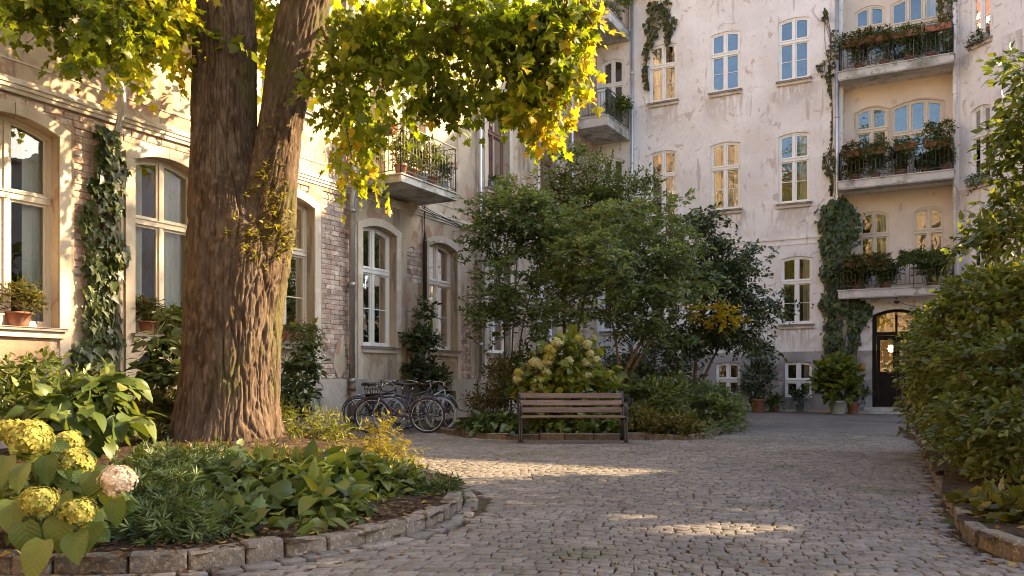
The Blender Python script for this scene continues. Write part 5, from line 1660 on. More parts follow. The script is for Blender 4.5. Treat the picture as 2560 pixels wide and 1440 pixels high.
# ------------------------------------------------------------------ climbers
def climber(name, label, M, outn, spine, n, size, mat, tm='ivy', nparts=0, thick=.14, stem_mat='twig', group=None, catg='ivy', bare=.22):
    """spine: rows (u centre, half width, z) up the wall; leaves hang like shingles"""
    sp_ = np.array(spine, float)
    z = rng.uniform(sp_[0, 2], sp_[-1, 2], n)
    hw = np.interp(z, sp_[:, 2], sp_[:, 1])
    acc = rng.random(n) < hw / sp_[:, 1].max()
    z, hw = z[acc], hw[acc]
    n = len(z)
    q_ = rng.uniform(-1, 1, n)
    q_ = np.sign(q_) * np.abs(q_) ** .8
    edge = 1 + .75 * (vnoise(z * 2.3, q_ * 0 + 2.5 + np.sign(q_) + sp_[0, 0], 5) - .5) * 2 + .3 * (vnoise(z * 9, np.sign(q_), 9) - .5) + (rng.random(n) < .05) * rng.uniform(0, .6, n)
    u = np.interp(z, sp_[:, 2], sp_[:, 0]) + q_ * hw * edge
    thin = vnoise(u * 3.5 + 9, z * 2.2, 41) > bare
    z, hw, q_, u = z[thin], hw[thin], q_[thin], u[thin]; n = len(z)
    bulge = thick * np.sqrt(np.clip(1 - q_ ** 2, 0, 1)) * (.55 + .9 * vnoise(u * 4, z * 3, 17))
    dep = -(.03 + bulge * rng.uniform(.35, 1.0, n))
    P = np.array([M(a, b_, c) for a, b_, c in zip(u, z, dep)])
    tan = unit(np.array(M(1, 0, 0)) - np.array(M(0, 0, 0)))
    on = np.array(outn, float)
    Y = -Zv * 1.0 + tan * (rng.normal(size=(n, 1)) * .45 + .25 * q_[:, None]) + on * rng.uniform(.05, .6, (n, 1))
    Nn = on * 1.0 + Zv * .35 + tan * q_[:, None] * .5 + rng.normal(size=(n, 3)) * .48
    root = thing(name, label, catg, M(sp_[0, 0], 0, -.02), group)
    make_leaves(root, (P, Y, Nn, size * rng.uniform(.35, 1.35, n)), tm, mat, nparts)
    parts = []
    for k in range(6):
        pts = [M(r[0] + random.uniform(-.7, .7) * r[1], r[2] if i else max(0, r[2]), -.02) for i, r in enumerate(sp_)]
        pts = smooth_line([np.array(p_) for p_ in pts], 3)
        b = MB().tube(pts, list(np.linspace(.014, .005, len(pts))), 5)
        parts.append((np.array(b.v), np.array([(f_[0], f_[i + 1], f_[i + 2]) for f_ in b.f for i in range(len(f_) - 2)])))
    stick_mesh('stem', parts, stem_mat, root)
    return root


climber('ivy', 'dense ivy climbing the sunlit wall beside the downpipe between two windows', ML, (1, 0, 0),
        [(8.08, .42, .1), (8.05, .40, .9), (8.02, .34, 1.8), (8.10, .30, 2.6), (8.16, .24, 3.4), (8.20, .20, 4.2), (8.16, .22, 4.95)], 2500, .135, 'lf_ivy', nparts=220, thick=.2)
climber('ivy', 'thick column of ivy on the back house between ground floor window and entrance', MBk, (0, -1, 0),
        [(-3.30, .42, 1.6), (-3.28, .50, 2.6), (-3.32, .56, 3.6), (-3.42, .56, 4.6), (-3.42, .50, 5.6), (-3.42, .36, 6.4), (-3.45, .14, 6.9)], 4600, .15, 'lf_ivy', tm='vine', nparts=120, thick=.27, bare=.12)
climber('ivy', 'thin tangle of creeper on the edge of the upper balconies along the downpipe', MBk, (0, -1, 0),
        [(-3.62, .05, 6.9), (-3.58, .04, 7.4), (-3.66, .14, 7.7), (-3.70, .17, 8.1), (-3.6, .02, 8.6), (-3.6, .008, 10.0), (-3.66, .06, 10.6), (-3.74, .20, 11.0), (-3.62, .27, 11.7), (-3.76, .15, 12.5), (-3.8, .03, 12.9)], 1500, .11, 'lf_olive', thick=.25)
climber('ivy', 'green creeper spilling over the end of the topmost balcony railing', MLg, (0, -1, 0), [(-.35, .12, 10.9), (-.3, .25, 11.7), (-.32, .3, 12.4), (-.36, .2, 13.2)], 420, .12, 'lf_olive', thick=.7)
climber('ivy', 'small dark creeper to the side of the entrance door frame', MBk, (0, -1, 0), [(-2.95, .05, 1.2), (-2.9, .10, 1.8), (-2.95, .10, 2.4), (-3.0, .10, 2.9)], 110, .10, 'lf_dark', thick=.08)
climber('hanging_vine', 'vine trailing down the pale back wall above the dark top window', MBk, (0, -1, 0), [(-9.72, .05, 11.3), (-9.80, .10, 12.0), (-9.75, .12, 12.6), (-9.55, .22, 13.2), (-9.35, .52, 13.7), (-9.35, .55, 14.4)], 520, .15, 'lf_olive', tm='vine', thick=.22, catg='vine')
climber('hanging_vine', 'short vine strand hanging over the dark top window', MBk, (0, -1, 0), [(-9.0, .03, 12.75), (-8.95, .12, 13.1), (-8.95, .16, 13.6), (-9.0, .2, 14.1)], 150, .15, 'lf_olive', tm='vine', thick=.2, catg='vine')

# ------------------------------------------------------------------ plants of the tree bed
def gz(px, t, z=.07):
    p = at(px, 948, t)
    return (p[0], p[1], z)


plant('shrub', 'dark ferny shrub under the sill at the very edge of the tree bed', 'shrub', gz(60, 9.2), [lob(40, 985, 110, 55, 9.2, .5), lob(140, 1000, 90, 45, 9.0, .5), lob(70, 925, 60, 20, 9.4, .3), lob(60, 1050, 110, 50, 8.6, .5)], 'ovate', .10, 300, 8, 'lf_mid', length=.4, nparts=60, stems=8)
plant('shrub', 'bushy plant with big dark pointed leaves below the wall ivy', 'shrub', gz(215, 8.2), [lob(215, 1010, 70, 50, 8.2, .4), lob(250, 1070, 70, 50, 8.0, .4), lob(160, 1050, 80, 50, 8.0, .4), lob(280, 1010, 40, 40, 8.4, .3)], 'hosta', .22, 95, 5, 'lf_mid', length=.36, nparts=110, stems=8, hang=.5, stem_mat='stem_green')
plant('shrub', 'upright plant with broad drooping leaves by the wall beside the trunk', 'shrub', gz(408, 11.6), [lob(405, 880, 45, 40, 11.7, .3), lob(420, 800, 14, 40, 11.9, .12), lob(410, 950, 50, 40, 11.6, .3), lob(370, 920, 25, 30, 11.6, .2)], 'ovate', .19, 70, 6, 'lf_dark', length=.36, nparts=90, stems=5, hang=.7, spread=1.0, stem_mat='stem_green')
plant('shrub', 'yellowing low growth at the foot of the wall beside the trunk', 'shrub', gz(390, 11.4), [lob(360, 1040, 60, 45, 11.2, .4), lob(410, 1030, 40, 50, 11.2, .3), lob(340, 1085, 60, 25, 10.4, .4)], 'cut', .12, 160, 8, 'lf_olive', length=.3, stems=6)
plant('shrub', 'spindly climber with paired leaves against the plinth right of the trunk', 'shrub', gz(745, 15.2), [lob(745, 930, 45, 40, 15.2, .35), lob(755, 880, 22, 36, 15.3, .2), lob(735, 1000, 50, 40, 15.0, .4), lob(760, 840, 12, 30, 15.4, .1), lob(700, 910, 16, 10, 15.2, .1)], 'ovate', .15, 105, 7, 'lf_dark', length=.36, nparts=60, stems=6, hang=.35)
plant('shrub', 'sunlit wiry yellow plants close to the right side of the trunk', 'shrub', gz(770, 11.6), [lob(760, 1090, 80, 45, 11.8, .5), lob(840, 1100, 55, 45, 11.4, .4), lob(790, 1145, 90, 32, 10.9, .5), lob(720, 1070, 36, 50, 12.2, .3)], 'lance', .10, 170, 9, 'lf_lime', length=.42, stems=22, stem_r=.007, stem_mat='twig_pale', upw=.7)
plant('shrub', 'glowing golden fern-like plant at the rear edge of the tree bed', 'shrub', gz(965, 9.6), [lob(960, 1085, 38, 34, 9.6, .22), lob(965, 1130, 60, 30, 9.5, .35), lob(1000, 1165, 50, 26, 9.2, .35), lob(940, 1165, 50, 22, 9.2, .35)], 'cut', .06, 140, 10, 'lf_gold', length=.26, stems=14, stem_r=.006, stem_mat='twig_pale', upw=.25, spread=1.0)
plant('shrub', 'low sunlit ground plants trailing over the rear kerb of the tree bed', 'shrub', gz(880, 9.0), [lob(870, 1165, 90, 26, 9.3, .5), lob(960, 1190, 80, 22, 8.7, .4), lob(1030, 1195, 40, 20, 8.5, .3), lob(800, 1165, 60, 22, 9.6, .4)], 'oval_small', .06, 190, 8, 'lf_lime', length=.22, stems=8, stem_r=.005)
plant('shrub', 'fine feathery shrub between the hydrangea and the trunk', 'shrub', gz(420, 6.0), [lob(430, 1200, 90, 50, 6.2, .4), lob(400, 1260, 90, 60, 5.7, .4), lob(450, 1310, 80, 40, 5.3, .32), lob(500, 1180, 70, 36, 6.6, .4), lob(370, 1180, 50, 36, 6.4, .3), lob(400, 1335, 80, 30, 5.05, .25), lob(490, 1335, 60, 26, 5.0, .2)], 'cut', .085, 900, 9, 'lf_blue', length=.22, nparts=90, stems=14, stem_r=.006, hang=.2)
plant('shrub', 'mounded shrub with toothed blue-green leaves in front of the trunk', 'shrub', gz(600, 5.9), [lob(600, 1230, 80, 50, 6.2, .4), lob(590, 1290, 75, 40, 5.6, .32), lob(660, 1200, 70, 36, 6.6, .4), lob(560, 1180, 60, 30, 6.8, .4), lob(600, 1325, 70, 26, 5.2, .22)], 'vine', .10, 320, 6, 'lf_blue', length=.22, nparts=90, stems=10, stem_r=.006, hang=.35)
plant('shrub', 'mid-height fresh green shrub spreading behind the front row of the tree bed', 'shrub', gz(560, 7.8), [lob(480, 1160, 110, 26, 8.0, .5), lob(640, 1165, 110, 26, 7.8, .5), lob(760, 1180, 80, 26, 7.6, .4)], 'cut', .075, 420, 8, 'lf_olive', length=.22, stems=10, stem_r=.005)
plant('shrub', 'broad-leaved leafy clump along the kerb in the middle of the tree bed', 'shrub', gz(800, 6.3), [lob(790, 1230, 95, 55, 6.5, .42), lob(800, 1285, 90, 36, 5.9, .3), lob(880, 1210, 70, 46, 6.9, .4), lob(720, 1260, 50, 46, 6.0, .3), lob(760, 1312, 70, 24, 5.45, .2), lob(850, 1290, 50, 24, 5.8, .2)], 'hosta', .15, 200, 5, 'lf_mid', length=.24, nparts=140, stems=12, stem_r=.006, hang=.5, stem_mat='stem_green')
plant('shrub', 'dark small-leaved shrub leaning over the curved end of the kerb', 'shrub', gz(940, 6.9), [lob(930, 1230, 80, 50, 7.0, .4), lob(990, 1225, 60, 40, 7.1, .35), lob(940, 1280, 50, 26, 6.5, .25)], 'ovate', .085, 330, 7, 'lf_mid', length=.22, nparts=90, stems=10, stem_r=.006, hang=.25)
plant('shrub', 'little grey-green tuft at the tip of the tree bed', 'shrub', gz(1090, 7.0), [lob(1085, 1235, 42, 26, 7.0, .2), lob(1120, 1235, 26, 26, 7.0, .15), lob(1060, 1250, 30, 18, 6.9, .15)], 'lance', .075, 190, 8, 'lf_blue', length=.16, stems=8, stem_r=.004, hang=.2)

# ------------------------------------------------------------------ plants of the middle bed
plant('shrub', 'pale-leaved low plant at the corner kerb left of the bench', 'shrub', gz(1225, 15.2), [lob(1200, 1066, 36, 18, 15.2, .3), lob(1250, 1066, 40, 20, 15.0, .3)], 'hosta', .17, 90, 5, 'lf_blue', length=.26, nparts=50, stems=6, hang=.3, stem_mat='stem_green')
plant('shrub', 'ochre thicket of thin stems between downpipe and bench', 'shrub', gz(1235, 17.8), [lob(1225, 1015, 46, 34, 17.8, .5), lob(1255, 960, 40, 60, 18.2, .5), lob(1200, 1020, 26, 24, 17.6, .3)], 'lance', .14, 170, 8, 'lf_rust', length=.4, stems=22, stem_r=.012, stem_mat='twig_pale', upw=.6)
plant('shrub', 'low leafy growth under the seat of the bench', 'shrub', gz(1430, 15.0), [lob(1370, 1080, 60, 22, 15.0, .3), lob(1480, 1078, 70, 24, 14.9, .3), lob(1550, 1078, 40, 22, 14.9, .3)], 'vine', .12, 130, 5, 'lf_mid', length=.22, stems=6, hang=.4)
plant('shrub', 'rounded shrub with yellow-tipped shoots right behind the bench arm', 'shrub', gz(1655, 15.9), [lob(1650, 1000, 66, 46, 16.0, .55), lob(1610, 980, 40, 30, 16.0, .4), lob(1690, 970, 40, 26, 16.2, .4), lob(1660, 1045, 70, 32, 15.7, .5)], 'ovate', .10, 300, 7, 'lf_mid', length=.3, nparts=40, stems=10)
plant('shrub', 'loose grey-green shrub at the far curve of the middle kerb', 'shrub', gz(1790, 16.8), [lob(1790, 1020, 60, 46, 16.8, .6), lob(1760, 1000, 50, 36, 17.0, .5), lob(1830, 1040, 36, 34, 16.6, .4)], 'oval_small', .085, 360, 9, 'lf_tree', length=.32, stems=12)
plant('shrub', 'low spreading shrub with a yellow tuft in front of the rounded one', 'shrub', gz(1650, 14.6), [lob(1630, 1068, 60, 26, 14.7, .4), lob(1700, 1070, 56, 24, 14.6, .4), lob(1600, 1050, 30, 30, 15, .3)], 'oval_small', .075, 330, 9, 'lf_olive', length=.26, stems=10)
plant('shrub', 'weak seedlings growing along the kerb between shrub and paving', 'shrub', gz(1760, 15.0), [lob(1740, 1078, 40, 12, 14.8, .3), lob(1800, 1068, 40, 14, 15.8, .3)], 'oval_small', .07, 90, 7, 'lf_tree', length=.2, stems=4)

# ------------------------------------------------------------------ right side: big bush and tree
RB = [lob(2480, 760, 110, 90, 9.2, .9), lob(2420, 860, 110, 100, 9.8, .9), lob(2380, 960, 90, 80, 10.2, .8), lob(2500, 920, 130, 110, 8.4, .8), lob(2470, 1050, 110, 80, 7.9, .6), lob(2540, 1080, 90, 90, 7.2, .6), lob(2330, 900, 60, 80, 11.6, .6), lob(2330, 1010, 60, 60, 11.4, .6), lob(2400, 1070, 70, 50, 9.4, .5), lob(2570, 800, 100, 110, 8.4, .8), lob(2560, 960, 90, 120, 7.6, .6), lob(2440, 1140, 55, 50, 7.6, .35), lob(2350, 800, 50, 40, 11.6, .5), lob(2510, 715, 50, 26, 9.0, .5), lob(2560, 710, 60, 40, 8.6, .6)]
plant('big_bush', 'towering glossy bush bulging over the right kerb towards the entrance door', 'bush', (1.0, 8.6, .1), RB, 'ovate', .082, 3300, 8, 'lf_hedge', length=.28, nparts=300, stems=2, stem_r=.02, stem_mat='twig_pale', shell=.5, up=.25, droop=.25, hang=.15)
plant('shrub', 'small leafy plant low under the big bush by the right kerb', 'shrub', (.62, 6.0, .1), [lob(2530, 1300, 50, 40, 5.7, .3), lob(2480, 1270, 40, 30, 6.2, .25)], 'vine', .10, 90, 5, 'lf_olive', length=.2, nparts=40, stems=2, stem_r=.005, stem_mat='twig')
plant('big_bush', 'second broad bush standing behind the glossy one at the edge of the photo', 'bush', (2.6, 9.6, .1), [(2.3, 8.0, 1.0, .9, .9, .9), (2.9, 9.6, 1.2, 1.0, 1.0, 1.1), (2.4, 11.8, 1.2, 1.0, 1.2, 1.1), (3.4, 7.0, .8, .8, .8, .7), (1.6, 13.6, 1.0, .9, 1.2, .9)], 'oval_small', .12, 1100, 8, 'lf_hedge', length=.4, stems=3, shell=.5)
rt = thing('tree', 'leafy tree reaching into view from the right above the big bush', 'tree', (3.3, 10.4, 0))
RT = [lob(2550, 170, 40, 60, 9.4, .4), lob(2570, 300, 70, 80, 9.2, .5), lob(2520, 330, 30, 50, 9.6, .3), lob(2560, 430, 80, 50, 9.3, .5), lob(2490, 520, 40, 40, 9.8, .35), lob(2480, 590, 70, 40, 9.6, .5), lob(2430, 600, 36, 24, 10.0, .3), lob(2560, 560, 70, 60, 9.0, .5)]
p, o_, k = sample_lobes(RT, 300, .2)
lv, tw = sprays(p, o_, .36, 7, .115, 'ovate', droop=.3, hang=.4, rand=.6)
make_leaves(rt, lv, 'ovate', 'lf_hedge', 130)
RU = [(3.6, 10.6, 5.2, 2.0, 2.2, 1.8), (5.2, 11.8, 5.2, 2.2, 2.2, 1.9), (6.8, 13.4, 5.4, 2.2, 2.2, 1.9), (3.9, 13.2, 5.0, 1.5, 1.5, 1.4), (5.8, 9.8, 4.6, 2.2, 2.2, 1.8), (2.8, 9.2, 4.2, 1.2, 1.4, 1.2), (7.4, 11.6, 4.8, 1.8, 1.8, 1.6)]  # out-of-view crown, lobes placed to shade the foreground paving
p, o_, k = sample_lobes(RU, 2700, .2)
lv2, tw2 = sprays(p, o_, .5, 7, .17, 'oval_small', droop=.3, hang=.4, rand=.6)
gap = np.zeros(len(lv2[3]), bool)      # leaves cut out along sun rays to shape sun patches on the paving
for q_, rr_ in (((-1.5, 5.75, 0), .28), ((-1.75, 7.75, 0), .24), ((-2.2, 5.95, 0), .16)):
    w_ = lv2[0] - np.array(q_); sd = np.array(SUN_DIR)
    gap |= np.linalg.norm(w_ - (w_ @ sd)[:, None] * sd, axis=1) < rr_
lv2 = tuple(a_[~gap] for a_ in lv2)
make_leaves(rt, lv2, 'oval_small', 'lf_hedge', 0, massname='upper_foliage')
stick_mesh('twigs', [tw, tw2], 'twig', rt)
for pts, r0, r1 in (([(3.3, 10.4, 0), (3.35, 10.5, 2.0), (3.3, 10.6, 4.2), (3.6, 11, 6.5)], .17, .06), ([(3.3, 10.5, 2.9), (2.2, 10.6, 3.6), (1.4, 10.6, 3.8), (.75, 10.6, 3.6)], .05, .008), ([(3.3, 10.5, 2.9), (2.2, 10.9, 4.4), (1.2, 11.0, 4.9)], .06, .012), ([(3.35, 10.5, 3.0), (4.4, 12, 4.6), (5.0, 13.2, 5.2)], .08, .02)):
    MB().tube(smooth_line([np.array(q) for q in pts], 4), list(np.linspace(r0, r1, 4 * (len(pts) - 1) + 1)), 8).build('limb', MAT['bark'], rt)


def side_tree(label, base, h, lobes, n):
    r = thing('tree', label, 'tree', base, 'yard trees standing behind the camera')
    MB().tube(smooth_line([np.array([base[0], base[1], 0]), np.array([base[0] + .1, base[1], h * .3]), np.array([base[0], base[1] + .1, h * .7])], 5), [.2, .07], 10).build('trunk', MAT['bark'], r)
    p, o_, k = sample_lobes(lobes, n, .3)
    lv, tw = sprays(p, o_, .8, 7, .34, 'ovate', droop=.3)
    make_leaves(r, lv, 'ovate', 'lf_lime', 0, massname='crown')
    stick_mesh('twigs', [tw], 'twig', r)
    return r


side_tree('slender yellow-green yard tree mirrored in the loggia panes', (-5.0, -7, 0), 15, [(-5.2, -7, 9.5, 1.8, 2.4, 2.4), (-4.6, -7, 13.5, 1.5, 2.0, 2.2), (-5.6, -7, 17.5, 1.3, 1.8, 1.8), (-5.0, -7, 21.5, 1.1, 1.4, 1.5)], 480)
side_tree('tallest yellow-green yard tree mirrored in the third window column', (-10.0, -7.8, 0), 15, [(-10, -7.8, 13, 1.5, 2.2, 2.4), (-9.6, -7.8, 17, 1.6, 2.0, 2.2), (-10.2, -7.8, 21, 1.3, 1.6, 1.8), (-10, -7.8, 9.5, 1.4, 1.8, 1.5)], 480)
side_tree('slim yard tree mirrored in the entrance door', (-1.5, -6, 0), 8, [(-1.5, -6, 5.5, 1.6, 1.6, 1.8), (-1.0, -6, 7.5, 1.2, 1.2, 1.2)], 200)
side_tree('tall tree standing beyond the low side wing, its crown above the roof', (15.0, 33.5, 0), 22, [(15.0, 33.0, 19.6, 2.1, 2.1, 2.0), (14.2, 33.4, 22.0, 1.6, 1.6, 1.3), (15.2, 33.2, 16.6, 1.8, 1.8, 1.6)], 420)  # added out of view, crown breaks up sunlight on the left wall
side_tree('dense yard tree at the end of the right bed, out past the kerb', (7.2, 16.6, 0), 6, [(6.6, 16.0, 4.6, 2.2, 2.2, 1.9), (8.2, 17.6, 4.6, 2.0, 2.0, 1.8), (6.0, 18.6, 3.8, 1.8, 1.8, 1.5)], 300)  # added out of view to keep sun off the yard paving

# ------------------------------------------------------------------ pots
def pot(root, c, r, h, mat, name='pot'):
    o = MB().lathe([(0, 0), (r * .70, 0), (r * .74, .01), (r * .95, h * .86), (r * 1.06, h * .87), (r * 1.08, h), (r * .93, h), (r * .90, h * .9), (0, h * .88)], (0, 0, 0), 20).build(name, MAT[mat], root, local=c)
    return o


def potted(label, c, r, h, mat, lobes, tm, size, nt_, nl, lm, length=.25, nparts=0, group=None, name='potted_plant', **kw):
    root = thing(name, label, 'potted plant', c, group)
    pot(root, c, r, h, mat)
    plant(name, label, 'potted plant', (c[0], c[1], c[2] + h * .85), lobes, tm, size, nt_, nl, lm, length=length, nparts=nparts, root=root, **kw)
    return root


def box_planter(label, M, u0, u1, z0, d0, mat='terracotta', lm='lf_mid', flowers=None, h=.17, w=.18, hang=.3, n=90, size=.07, tm='oval_small', height=.16, group=None, spill=.12):
    root = thing('flower_box', label, 'flower box', M((u0 + u1) / 2, z0, d0 + w / 2), group)
    b = MB()
    p8 = lambda a, c, zz, e: [M(a - e, zz, d0 - e), M(c + e, zz, d0 - e), M(c + e, zz, d0 + w + e), M(a - e, zz, d0 + w + e)]
    lo, hi = p8(u0 + .02, u1 - .02, z0, -.01), p8(u0, u1, z0 + h, 0)
    b.hexa(lo + hi)
    b.hexa(p8(u0, u1, z0 + h + .0005, .012) + p8(u0, u1, z0 + h + .02, .012))
    b.build('box', MAT[mat], root)
    L = u1 - u0
    u = rng.uniform(u0 - .03, u1 + .03, n)
    P = np.array([M(a, z0 + h + rng.uniform(0, height), d0 + rng.uniform(-.05, w)) for a in u])
    o_ = unit(rng.normal(size=(n, 3)) * .6 + Zv * .6 + (np.array(M(0, 0, -1)) - np.array(M(0, 0, 0))) * .4)
    fwd = (np.array(M(0, 0, -1)) - np.array(M(0, 0, 0)))
    over = rng.random(n) < .45
    P[over] += fwd * .08 - Zv * rng.uniform(.05, .28, (over.sum(), 1)); o_[over] = unit(fwd * .6 - Zv * .7 + rng.normal(size=(over.sum(), 3)) * .4)
    lv, tw = sprays(P, o_, .2, 6, size, tm, droop=.5, hang=hang)
    make_leaves(root, lv, tm, lm)
    stick_mesh('stem', [tw], 'stem_green', root)
    if flowers:
        k = int(n * .5)
        u = rng.uniform(u0, u1, k)
        P = np.array([M(a, z0 + h + rng.uniform(.05, height + .12), d0 + rng.uniform(-.1, w)) for a in u])
        make_leaves(root, (P, rng.normal(size=(k, 3)), rng.normal(size=(k, 3)), rng.uniform(.03, .05, k)), 'small', flowers, massname='blossoms')
    return root


def lobw(x, y, z, r, rz):
    return (x, y, z, r, r, rz)


# on the left sills
ws = .03
c = ML(6.86, 1.80, -.02); c = (XL - .02, 6.90, 1.80)
potted('brown pot of wispy herbs on the sill at the edge of the photo', c, .17, .20, 'terracotta', [lobw(c[0] + .04, c[1], 2.22, .20, .16), lobw(c[0] + .05, c[1] + .15, 2.16, .12, .1)], 'lance', .09, 90, 8, 'lf_olive', length=.22, stems=5, stem_r=.004)
c = (XL - .02, 6.58, 1.80)
potted('small white pot with a pale sprig next to the brown herb pot', c, .10, .16, 'white_pot', [lobw(c[0], c[1] - .05, 2.08, .10, .12)], 'lance', .08, 30, 7, 'lf_olive', length=.2, stems=3, stem_r=.004)
c = (XL, 8.98, 1.80)
potted('terracotta pot of grassy herbs on the sill left of the trunk', c, .13, .20, 'terracotta', [lobw(c[0] + .02, c[1], 2.16, .16, .14), lobw(c[0], c[1] - .12, 2.22, .08, .16)], 'lance', .10, 75, 8, 'lf_olive', length=.24, stems=5, stem_r=.004)
c = (XL + .02, 9.42, 1.80)
potted('pot with trailing yellow-green plant on the same sill, nearer the trunk', c, .13, .17, 'white_pot', [lobw(c[0] + .04, c[1], 2.08, .2, .12), lobw(c[0] + .12, c[1] + .1, 1.84, .1, .2)], 'oval_small', .07, 110, 7, 'lf_lime', length=.2, stems=5, stem_r=.004, hang=.4)
c = (XL + .02, 9.82, 1.80)
potted('dark pot with broad leaves half hidden by the trunk', c, .13, .18, 'terracotta', [lobw(c[0] + .05, c[1], 2.18, .18, .16)], 'ovate', .12, 45, 5, 'lf_mid', length=.22, stems=5, stem_r=.005)
box_planter('terracotta flower box on the sill just right of the trunk', ML, 11.75, 12.25, 1.80, -.10, lm='lf_olive', flowers='petal_blush', n=50)
box_planter('flower box with trailing pink-flowered plant at the brick end of the sill', ML, 12.3, 12.92, 1.80, -.10, lm='lf_mid', flowers='petal_red', n=120, hang=.5, height=.22)
box_planter('flower box on the brown upper window sill above the downpipe', ML, 20.15, 21.2, 6.47, -.06, mat='concrete', lm='lf_mid', n=130, hang=.5, height=.22, size=.08)
# on the left balcony
bx = -10.75
for i, (y, hh, r, lm, mt, lab) in enumerate(((14.65, .5, .2, 'lf_lime', 'terracotta', 'potted plant with orange-lit leaves in the near corner of the left balcony'), (15.05, .62, .2, 'lf_mid', 'terracotta', 'tall potted plant second along the left balcony railing'), (15.45, .5, .18, 'lf_olive', 'grey_pot', 'potted plant in the middle of the left balcony railing'), (15.85, .66, .2, 'lf_mid', 'terracotta', 'bushy potted plant behind the balcony rail before the far end'), (16.3, .4, .2, 'lf_dark', 'grey_pot', 'low dark potted plant in the far corner of the left balcony'))):
    c = (bx, y, 5.49)
    potted(lab, c, .14, .24, mt, [lobw(bx, y, 5.75 + hh * .5, r, hh * .5), lobw(bx + .02, y, 5.8 + hh * .9, r * .6, .14)], 'oval_small', .075, 90, 8, lm, length=.26, stems=5, stem_r=.005, group='pots on the left balcony')
box_planter('flower box hung on the near rail of the left balcony', lambda u, z, d: (u, 14.43 + d, z), -11.4, -10.7, 6.36, -.12, lm='lf_gold', flowers='petal_red', n=80)
# loggia balconies
fr_ = lambda u, z, d: (u, 27.46 + d, z)
zr = [3.80 + .88, 7.20 + .88, 10.62 + .88]
box_planter('long terracotta box of greenery on the left of the topmost balcony rail', fr_, -3.2, -1.9, zr[2] - .15, -.10, lm='lf_olive', flowers='petal_blush', n=240, height=.3, hang=.4, size=.085)
box_planter('terracotta box along the middle of the topmost balcony rail', fr_, -1.85, -.95, zr[2] - .15, -.10, lm='lf_mid', n=90, height=.2)
box_planter('bare orange terracotta box at the right end of the topmost balcony rail', fr_, -.92, -.22, zr[2] - .13, -.10, lm='lf_olive', n=24, height=.15)
box_planter('terracotta box with reddish flowers at the left end of the middle balcony rail', fr_, -3.2, -2.55, zr[1] - .15, -.10, lm='lf_rust', flowers='petal_red', n=130, height=.28, size=.08)
box_planter('second terracotta box from the left on the middle balcony rail', fr_, -2.5, -1.95, zr[1] - .15, -.10, lm='lf_mid', flowers='petal_red', n=100, height=.3, size=.08)
box_planter('short terracotta box at the centre of the middle balcony rail', fr_, -1.72, -1.1, zr[1] - .13, -.10, lm='lf_mid', flowers='petal_red', n=80, height=.22, size=.08)
box_planter('terracotta box with the tallest plants at the right of the middle balcony rail', fr_, -.95, -.2, zr[1] - .13, -.10, lm='lf_mid', flowers='petal_red', n=200, height=.6, size=.085)
box_planter('overgrown box at the left of the lowest balcony rail above the door', fr_, -3.1, -1.9, zr[0] - .15, -.10, lm='lf_rust', flowers='petal_red', n=260, height=.22, hang=.7, size=.09, spill=.3)
box_planter('overgrown box at the right of the lowest balcony rail above the door', fr_, -1.6, -.25, zr[0] - .15, -.10, lm='lf_mid', flowers='petal_blush', n=300, height=.25, hang=.7, size=.09)
for (x, z0, hh, r, lm, lab) in ((-2.75, 10.65, .75, .3, 'lf_olive', 'grassy potted plant behind the left bars of the topmost balcony'), (-2.05, 10.65, .8, .34, 'lf_blue', 'dense potted plant behind the middle bars of the topmost balcony'), (-1.35, 10.65, .8, .34, 'lf_mid', 'dense dark potted plant behind the right bars of the topmost balcony'), (-.75, 10.65, .55, .26, 'lf_blue', 'low potted plant at the right end of the topmost balcony'),
                                (-2.9, 7.23, .5, .24, 'lf_rust', 'reddish potted plant behind the left bars of the middle balcony'), (-2.3, 7.23, .6, .3, 'lf_blue', 'silvery potted plant second from left behind the middle balcony bars'), (-1.6, 7.23, .7, .3, 'lf_olive', 'bushy potted plant behind the central bars of the middle balcony'), (-.8, 7.23, .3, .14, 'lf_dark', 'small dark potted plant before the white door panel of the middle balcony'), (-.4, 7.23, .5, .18, 'lf_olive', 'potted plant at the right end of the middle balcony'),
                                (-2.8, 3.83, .6, .36, 'lf_rust', 'russet potted plant behind the left bars of the lowest balcony'), (-2.0, 3.83, .55, .3, 'lf_mid', 'green potted plant behind the central bars of the lowest balcony'), (-.7, 3.83, .7, .4, 'lf_mid', 'large potted plant behind the right bars of the lowest balcony')):
    c = (x, 27.72, z0)
    potted(lab, c, .15, .2, 'terracotta', [(x, 27.70, z0 + .2 + hh * .5, r, .18, hh * .5)], 'lance' if lm in ('lf_olive', 'lf_blue') else 'oval_small', .10, 230, 8, lm, length=.3, stems=5, stem_r=.005, group='pots on the loggia balconies')
# corner balconies
for (z0, lab, n_) in ((9.96, 'leafy potted plants overhanging the lower corner balcony', 170), (13.53, 'small potted plant at the upper corner balcony', 60)):
    c = (-10.62, 27.3, z0)
    potted(lab, c, .16, .25, 'green_pot', [(-10.55, 27.4, z0 + .75, .35, .25, .3), (-10.5, 26.9, z0 + .55, .3, .25, .3)], 'ovate', .12, n_, 6, 'lf_mid', length=.3, stems=6, stem_r=.006, hang=.3)
# sill plants on the slanted house
for (z0, lab) in ((10.86, 'flower box on the upper sill of the slanted corner house'), (6.76, 'flower box on the lower sill of the slanted corner house')):
    box_planter(lab, MC, .45, 1.0, z0, -.10, mat='grey_pot', lm='lf_dark', n=60, height=.16, h=.12, w=.14)
